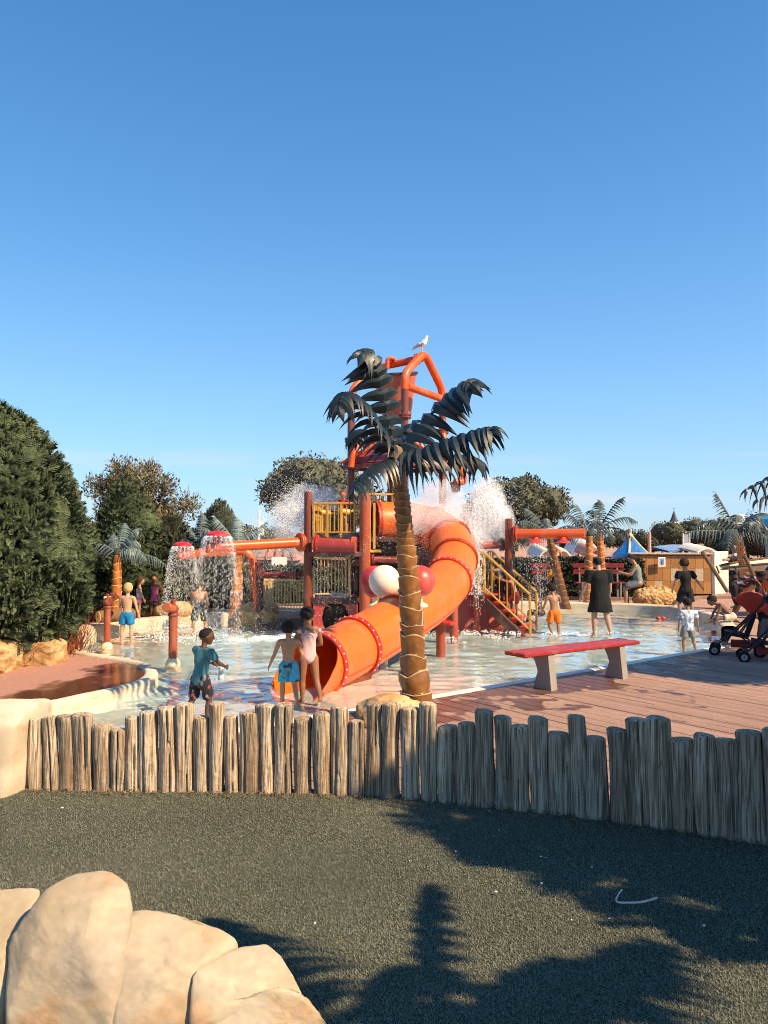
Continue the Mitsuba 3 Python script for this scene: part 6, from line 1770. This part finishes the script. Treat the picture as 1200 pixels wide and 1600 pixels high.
person('woman in a grey green tank top sitting on the pitted rock', 1.64, (c[0] - .02, 21.35, 0), R2(78), (.34, .19, .125), (.025, .016, .012),
       dict(spine=(.0, .18, 1), root=.66, th_l=(-.12, 1, -.35), sk_l=(-.05, -.05, -1), th_r=(.12, 1, -.5), sk_r=(.03, -.2, -1), ua_l=(-.1, .55, -.9), fa_l=(.15, 1, .25), ua_r=(.12, .45, -1), fa_r=(-.1, 1, .2), look=(0, -22)), [('tank', (.20, .24, .22), dict(hem=-.03)), ('skirt', (.10, .13, .16), dict(len=.75))], kind='adult', hair_kind='bun')
c = G(1072, 966, .0)
person('boy in a black t-shirt walking along the far poolside', 1.36, (c[0], c[1], 0), R2(8), (.34, .18, .12), (.03, .018, .012),
       dict(ua_l=(-.42, .05, -1), fa_l=(-.22, .25, -1), ua_r=(.62, -.1, -1), fa_r=(.72, .05, -.85), th_l=(-.15, .25, -1), sk_l=(-.1, -.2, -1), th_r=(.1, -.15, -1), look=(25, -6)), [('shirt', (.010, .010, .011), dict(sleeve=.7, hem=-.06, e=.006)), ('shorts', (.012, .012, .014), dict(leg=.9, flare=.02))])
g = G(1079, 1016, WATER)
person('toddler in a blue flowered shirt and grey shorts at the right pool edge', .99, (g[0], g[1] + .1, FLOOR + .02), R2(4), (.33, .185, .115), (.014, .010, .009),
       dict(spine=(0, -.03, 1), ua_l=(-.28, .0, -1), fa_l=(-.05, .2, -1), ua_r=(.32, -.05, -1), fa_r=(.22, .2, -1), th_l=(-.10, .02, -1), th_r=(.20, .06, -1), sk_r=(.22, -.08, -1), look=(0, -14)), [('shirt', pattern((.50, .56, .64), [(.13, .20, .34), (.24, .32, .46), (.70, .72, .74)], 20, .54), dict(sleeve=.75, hem=-.05, e=.008)), ('shorts', (.24, .235, .22), dict(leg=.72, flare=.022))], detail=1.15)
c = Q(1153, 900, 20.6)
person('woman in a beige headscarf and dark dress standing behind the boat', 1.62, (c[0], 20.6, 0), R2(50), (.30, .17, .11), (.62, .52, .46),
       dict(ua_l=(-.95, .3, -.12), fa_l=(-.95, .1, .02), ua_r=(.2, .1, -1), fa_r=(0, .5, -.8), look=(-20, 0)), [('dress', (.018, .017, .020), dict(len=1.0, sleeve=1.0))], kind='adult', hair_kind='scarf')
c = G(1137, 980, .0)
person('child crouching at the pool edge with one leg stretched into the water', 1.15, (c[0] + .05, c[1] - .1, 0), R2(80), (.16, .075, .045), (.012, .010, .009),
       dict(spine=(.0, .8, .75), root=.24, th_l=(-.2, 1, -.12), sk_l=(-.1, 1, -.2), th_r=(.2, .5, -.8), sk_r=(.1, -.3, -1), ua_l=(-.2, .5, -1), fa_l=(0, .3, -1), ua_r=(.2, .5, -1), fa_r=(0, .4, -1), look=(0, -30)), [('shorts', (.52, .49, .42), dict(leg=.75, flare=.015))])
c = Q(537, 838, 16.9)
person('red haired child in red behind the yellow water cannon on the platform', .98, (c[0], 16.9, zp), R2(165), (.34, .16, .10), (.22, .05, .025),
       dict(ua_l=(-.3, .8, -.3), fa_l=(.1, .9, 0), ua_r=(.3, .8, -.3), fa_r=(-.1, .9, 0), look=(0, -8)), [('shirt', (.50, .045, .03), dict(sleeve=.6)), ('shorts', (.03, .03, .06), dict(leg=.8))])

c = Q(1148, 930, 17.2)
person('woman in dark patterned clothes bending down under the boat hull', 1.5, (c[0], 17.2, 0), R2(250), (.10, .048, .03), (.012, .010, .010),
       dict(spine=(0, .95, .55), th_l=(-.1, .25, -1), sk_l=(0, -.4, -1), th_r=(.1, .25, -1), sk_r=(0, -.4, -1), ua_l=(-.2, .7, -.9), fa_l=(0, .4, -1), ua_r=(.2, .7, -.9), fa_r=(0, .4, -1), look=(0, -40)), [('shirt', pattern((.02, .018, .02), [(.32, .05, .05), (.45, .42, .40)], 22, .62), dict(sleeve=.7, e=.01)), ('trousers', (.02, .018, .02), dict(leg=1.0))], kind='adult', hair_kind='bun')
c = Q(1207, 900, 15.0)
person('child in an orange shirt at the right edge behind the strollers', 1.28, (c[0], 15.0, 0), R2(120), (.30, .15, .09), (.02, .013, .010),
       dict(ua_r=(.3, .4, -1), fa_r=(.1, .8, -.5), look=(10, -10)), [('shirt', (.60, .11, .03), dict(sleeve=.6, hem=-.05)), ('shorts', (.02, .02, .022), dict(leg=.95))])
# ---------------------------------------------------------------- flying water
def drops(pos, r, rng, stretch=1.0, dirs=None):
    """Little octahedral drops, optionally drawn out along their flight."""
    n = len(pos)
    r = np.broadcast_to(r, (n,))
    if dirs is None: dirs = sphere_dirs(n, rng)
    d = dirs / (np.linalg.norm(dirs, axis=1, keepdims=True) + 1e-9)
    a = np.cross(d, sphere_dirs(n, rng)); a /= np.linalg.norm(a, axis=1, keepdims=True) + 1e-9
    b = np.cross(d, a)
    st = np.broadcast_to(stretch, (n,))[:, None]
    R = r[:, None]
    V = np.stack([pos + d * R * st, pos + a * R, pos + b * R, pos - a * R, pos - b * R, pos - d * R * st], 1).reshape(-1, 3)
    t = A([[0, 1, 2], [0, 2, 3], [0, 3, 4], [0, 4, 1], [5, 2, 1], [5, 3, 2], [5, 4, 3], [5, 1, 4]])
    F = (np.arange(n) * 6)[:, None, None] + t[None]
    return V, F.reshape(-1, 3)


def mist(pos, r, rng):
    """Very fine drops, four triangles each."""
    n = len(pos)
    t = A([[1, 1, 1], [1, -1, -1], [-1, 1, -1], [-1, -1, 1]]) * .8
    V = (pos[:, None] + t[None] * np.broadcast_to(r, (n,))[:, None, None] * (1 + .6 * rng.random((n, 1, 3)))).reshape(-1, 3)
    F = (np.arange(n) * 4)[:, None, None] + A([[0, 1, 2], [0, 3, 1], [0, 2, 3], [1, 3, 2]])[None]
    return V, F.reshape(-1, 3)


def spray(label, sets):
    k = thing('water_spray', label, None, kind='stuff')
    scene[k] = {**mikit.ply(cat(*sets), 'drop', smooth=False)}
    return k


rng = np.random.default_rng(123)


def jet(origin, v0, n, spread, r=(.005, .013), tmax=1.0, thin=0.0):
    """Ballistic drops thrown from a nozzle; speed varies so that the column breaks up towards its top."""
    t = rng.random(n) ** .8 * tmax
    v = np.asarray(v0) + rng.normal(size=(n, 3)) * (np.asarray(spread) * (.25 + 1.1 * t[:, None]))
    v[:, 2] *= 1 - thin * rng.random(n)
    p = np.asarray(origin) + v * t[:, None] + A([0, 0, -4.9]) * (t ** 2)[:, None]
    vel = v + A([0, 0, -9.8]) * t[:, None]
    ok = p[:, 2] > WATER
    return drops(p[ok], rng.uniform(*r, ok.sum()), rng, rng.uniform(1, 2.2, ok.sum()), vel[ok])


# right fountain: a row of upright jets from the red crossbar
js = []
for px, top in ((734, 800), (742, 775), (750, 752), (758, 742), (766, 746), (774, 760), (782, 768), (790, 790)):
    o = Q(px, 853, 17.25)
    hgt_ = Q(px, top, 17.25)[2] - o[2]
    js.append(jet(o, A([0, 0, math.sqrt(2 * 9.8 * hgt_)]), 3000, (.16, .16, .22), (.0022, .006), 2 * math.sqrt(2 * hgt_ / 9.8) * .95, .18))
for _ in range(1):
    q = Q(768, 800, 17.3) + rng.normal(size=(1800, 3)) * A([.36, .22, .42])
    js.append(mist(q, rng.uniform(.0018, .0048, len(q)), rng))
spray('right fountain of upright white jets above the stairs', js)
# left fountain: a wide fan of fine spray
js = []
o = Q(486, 862, 18.6)
for i in range(14):
    a = -.95 + i * .085
    js.append(jet(o + A([0, 0, .2]), A([a * 2.3, rng.normal() * .2, 4.5 - 1.0 * abs(a + .45)]), 1400, (.15, .2, .22), (.002, .0052), 1.05, .12))
for cx_, cy_, sx_, sy_, n in ((475, 785, 28, 20, 5500), (450, 812, 14, 24, 2400), (455, 850, 24, 26, 1500), (520, 775, 16, 14, 900)):
    px = cx_ + rng.normal(size=n) * sx_; py = cy_ + rng.normal(size=n) * sy_
    js.append(mist(A([Q(a, b, 18.6 + d) for a, b, d in zip(px, py, rng.normal(size=n) * .35)]), rng.uniform(.0018, .0048, n), rng))
spray('left fountain of fine white spray behind the play tower', js)
# shower curtains under the mushrooms
for (c, w, topy, pd, n, lab) in ((m2, .235, 829, 15.2, 3600, 'shower curtain falling from the nearer mushroom cap'), (m1, .20, 846, 17.0, 4800, 'shower curtain falling from the farther mushroom cap')):
    z = Q(0, topy, pd)[2] - .11
    th = rng.random(n) * 2 * np.pi
    streams = (np.round(th / (2 * np.pi / 17)) * (2 * np.pi / 17)) + rng.normal(size=n) * .07
    th = np.where(rng.random(n) < .6, streams, th)
    tt = rng.random(n) ** .75 * math.sqrt(2 * (z - WATER) / 9.8)
    v = .30 + .12 * rng.random(n)
    r_ = w + v * tt + rng.normal(size=n) * .02 * (.3 + tt * 2)
    p = np.stack([c[0] + r_ * np.cos(th), c[1] + r_ * np.sin(th), z - 4.9 * tt ** 2], 1)
    vel = np.stack([v * np.cos(th), v * np.sin(th), -9.8 * tt - .3], 1)
    sp = rng.uniform(.002, .0046, n)
    js = [drops(p, sp, rng, rng.uniform(1.5, 6.5, n), vel)]
    nn = 500
    a = rng.random(nn) * 6.283; rr_ = w * 1.35 + .5 * np.abs(rng.normal(size=nn)); 
    js.append(drops(np.stack([c[0] + rr_ * np.cos(a), c[1] + rr_ * np.sin(a), WATER + np.abs(rng.normal(size=nn)) * .10], 1), rng.uniform(.004, .012, nn), rng))
    q = spray(lab, js)
    # the smooth bell of water just under the cap
    bell = lathe([(w + .36 * t_, z - 4.9 * t_ ** 2 + .0) for t_ in np.linspace(0, .24, 8)], 34, (c[0], c[1], 0))
    kb = thing('water_bell', lab.replace('shower curtain falling from', 'clear bell of water right under'), None, kind='stuff')
    scene[kb] = mikit.ply(bell, 'film', smooth=True)
# rain under the big drip pipe and mist over the tube
js = []
n = 700
u = rng.random(n)
zc = rng.random(n)
p = dp0 + (dp1 - dp0) * u[:, None] + A([0, -.10, -.15])
p[:, 2] -= zc * 1.75
js.append(drops(p + rng.normal(size=(n, 3)) * .02, rng.uniform(.0018, .0038, n), rng, rng.uniform(1, 6, n), np.tile([0, 0, -1.0], (n, 1)) + rng.normal(size=(n, 3)) * .05))
spray('thin strings of water dripping from the maroon pipe', js)
js = []
for cx_, cy_, sx_, sy_, dy, n in ((690, 800, 34, 20, 16.2, 3000), (650, 830, 40, 24, 15.9, 1500), (700, 770, 34, 16, 16.9, 1600), (620, 850, 36, 26, 15.8, 900), (740, 800, 30, 26, 16.9, 900), (668, 858, 22, 22, 15.6, 900)):
    px = cx_ + rng.normal(size=n) * sx_; py = cy_ + rng.normal(size=n) * sy_
    n = int(n * .55); px = cx_ + rng.normal(size=n) * sx_; py = cy_ + rng.normal(size=n) * sy_
    js.append(mist(A([Q(a, b, dy + d) for a, b, d in zip(px, py, rng.normal(size=n) * .22)]), rng.uniform(.0016, .0042, n), rng))
n = 1500
a = A([Q(745, 870, 16.3)]) + rng.normal(size=(n, 3)) * A([.08, .15, .5]); js.append(drops(a, rng.uniform(.004, .009, n), rng, 2.0, np.tile([0, 0, -1.0], (n, 1))))
spray('fine mist drifting over the top of the orange tube', js)
js = []
for px, n, w in ((404, 1100, 18), (440, 500, 30), (843, 900, 10), (812, 700, 16)):
    y = 17.2
    x = px + rng.normal(size=n) * w
    z = rng.random(n) * (1.75 if px < 800 else 1.6)
    js.append(drops(np.stack([(x - 600) / 1200 * y, y + rng.normal(size=n) * .2, z - .1], 1), rng.uniform(.002, .006, n), rng, rng.uniform(1, 4, n), np.tile([0, 0, -1.0], (n, 1)) + rng.normal(size=(n, 3)) * .1))
spray('falling drops around the spray arms of the tower', js)
# foam where the water lands
js = []
for a, b, s, n in ((-3.3, 15.2, .55, 2600), (-4.46, 17.0, .5, 1500), (-1.9, 15.6, .7, 2400), (2.3, 15.9, .9, 2200), (3.6, 16.0, .5, 900), (-2.6, 15.6, .8, 1800), (1.2, 15.0, .6, 900), (-5.0, 15.8, .6, 900)):
    q = rng.normal(size=(n, 2)) * A([s, s * .45]) + A([a, b])
    m = meshkit.fbm(np.column_stack([q * 2.2, q[:, :1] * 0]), 3, 5)
    q = q[(m > .52) & (rng.random(n) < .42)]
    js.append(drops(np.column_stack([q, WATER + .006 + rng.random(len(q)) * .02]), rng.uniform(.006, .018, len(q)), rng, .6, np.tile([0, 0, 1.0], (len(q), 1))))
k = thing('foam', 'white foam and splashes on the pool where the sprays land', None, kind='stuff')
scene[k] = mikit.ply(cat(*js), 'drop', smooth=False)

# soft mist: closed lumpy clouds of fine droplets in the air
def cloud(name, label, blobs, seed):
    ms = []
    for q, (px, py, y, rx, rz) in enumerate(blobs):
        ico = trimesh.creation.icosphere(4, 1.0)
        v = ico.vertices * A([rx, min(rx, .38), rz]) + Q(px, py, y)
        ms.append(Manifold(mi_mesh(displaced((v, ico.faces), .42 * min(rx, rz), 2.6, seed + q))))
    m = Manifold.batch_boolean(ms, OpType.Add).to_mesh()
    k = thing('water_mist', label, None, kind='stuff')
    scene[k] = {**mikit.ply((m.vert_properties[:, :3], m.tri_verts), 'clear', smooth=False), 'interior': {'type': 'ref', 'id': 'mist_air'}}


def mi_mesh(vf):
    from manifold3d import Mesh
    return Mesh(np.asarray(vf[0], np.float32), np.asarray(vf[1], np.uint32))


cloud('water_mist', 'soft mist of the left fountain behind the play tower', [(478, 790, 18.6, .55, .50), (448, 815, 18.6, .38, .55), (508, 780, 18.6, .35, .32), (455, 845, 18.6, .42, .40)], 5)
cloud('water_mist', 'soft mist inside the right fountain', [(762, 785, 17.3, .42, .55), (752, 822, 17.3, .36, .45), (780, 815, 17.3, .34, .45)], 25)
cloud('water_mist', 'soft mist over the top of the orange tube', [(662, 800, 16.9, .55, .38), (705, 800, 16.9, .5, .36), (690, 770, 17.0, .5, .34), (648, 812, 15.85, .44, .34), (690, 806, 15.7, .40, .26)], 45)
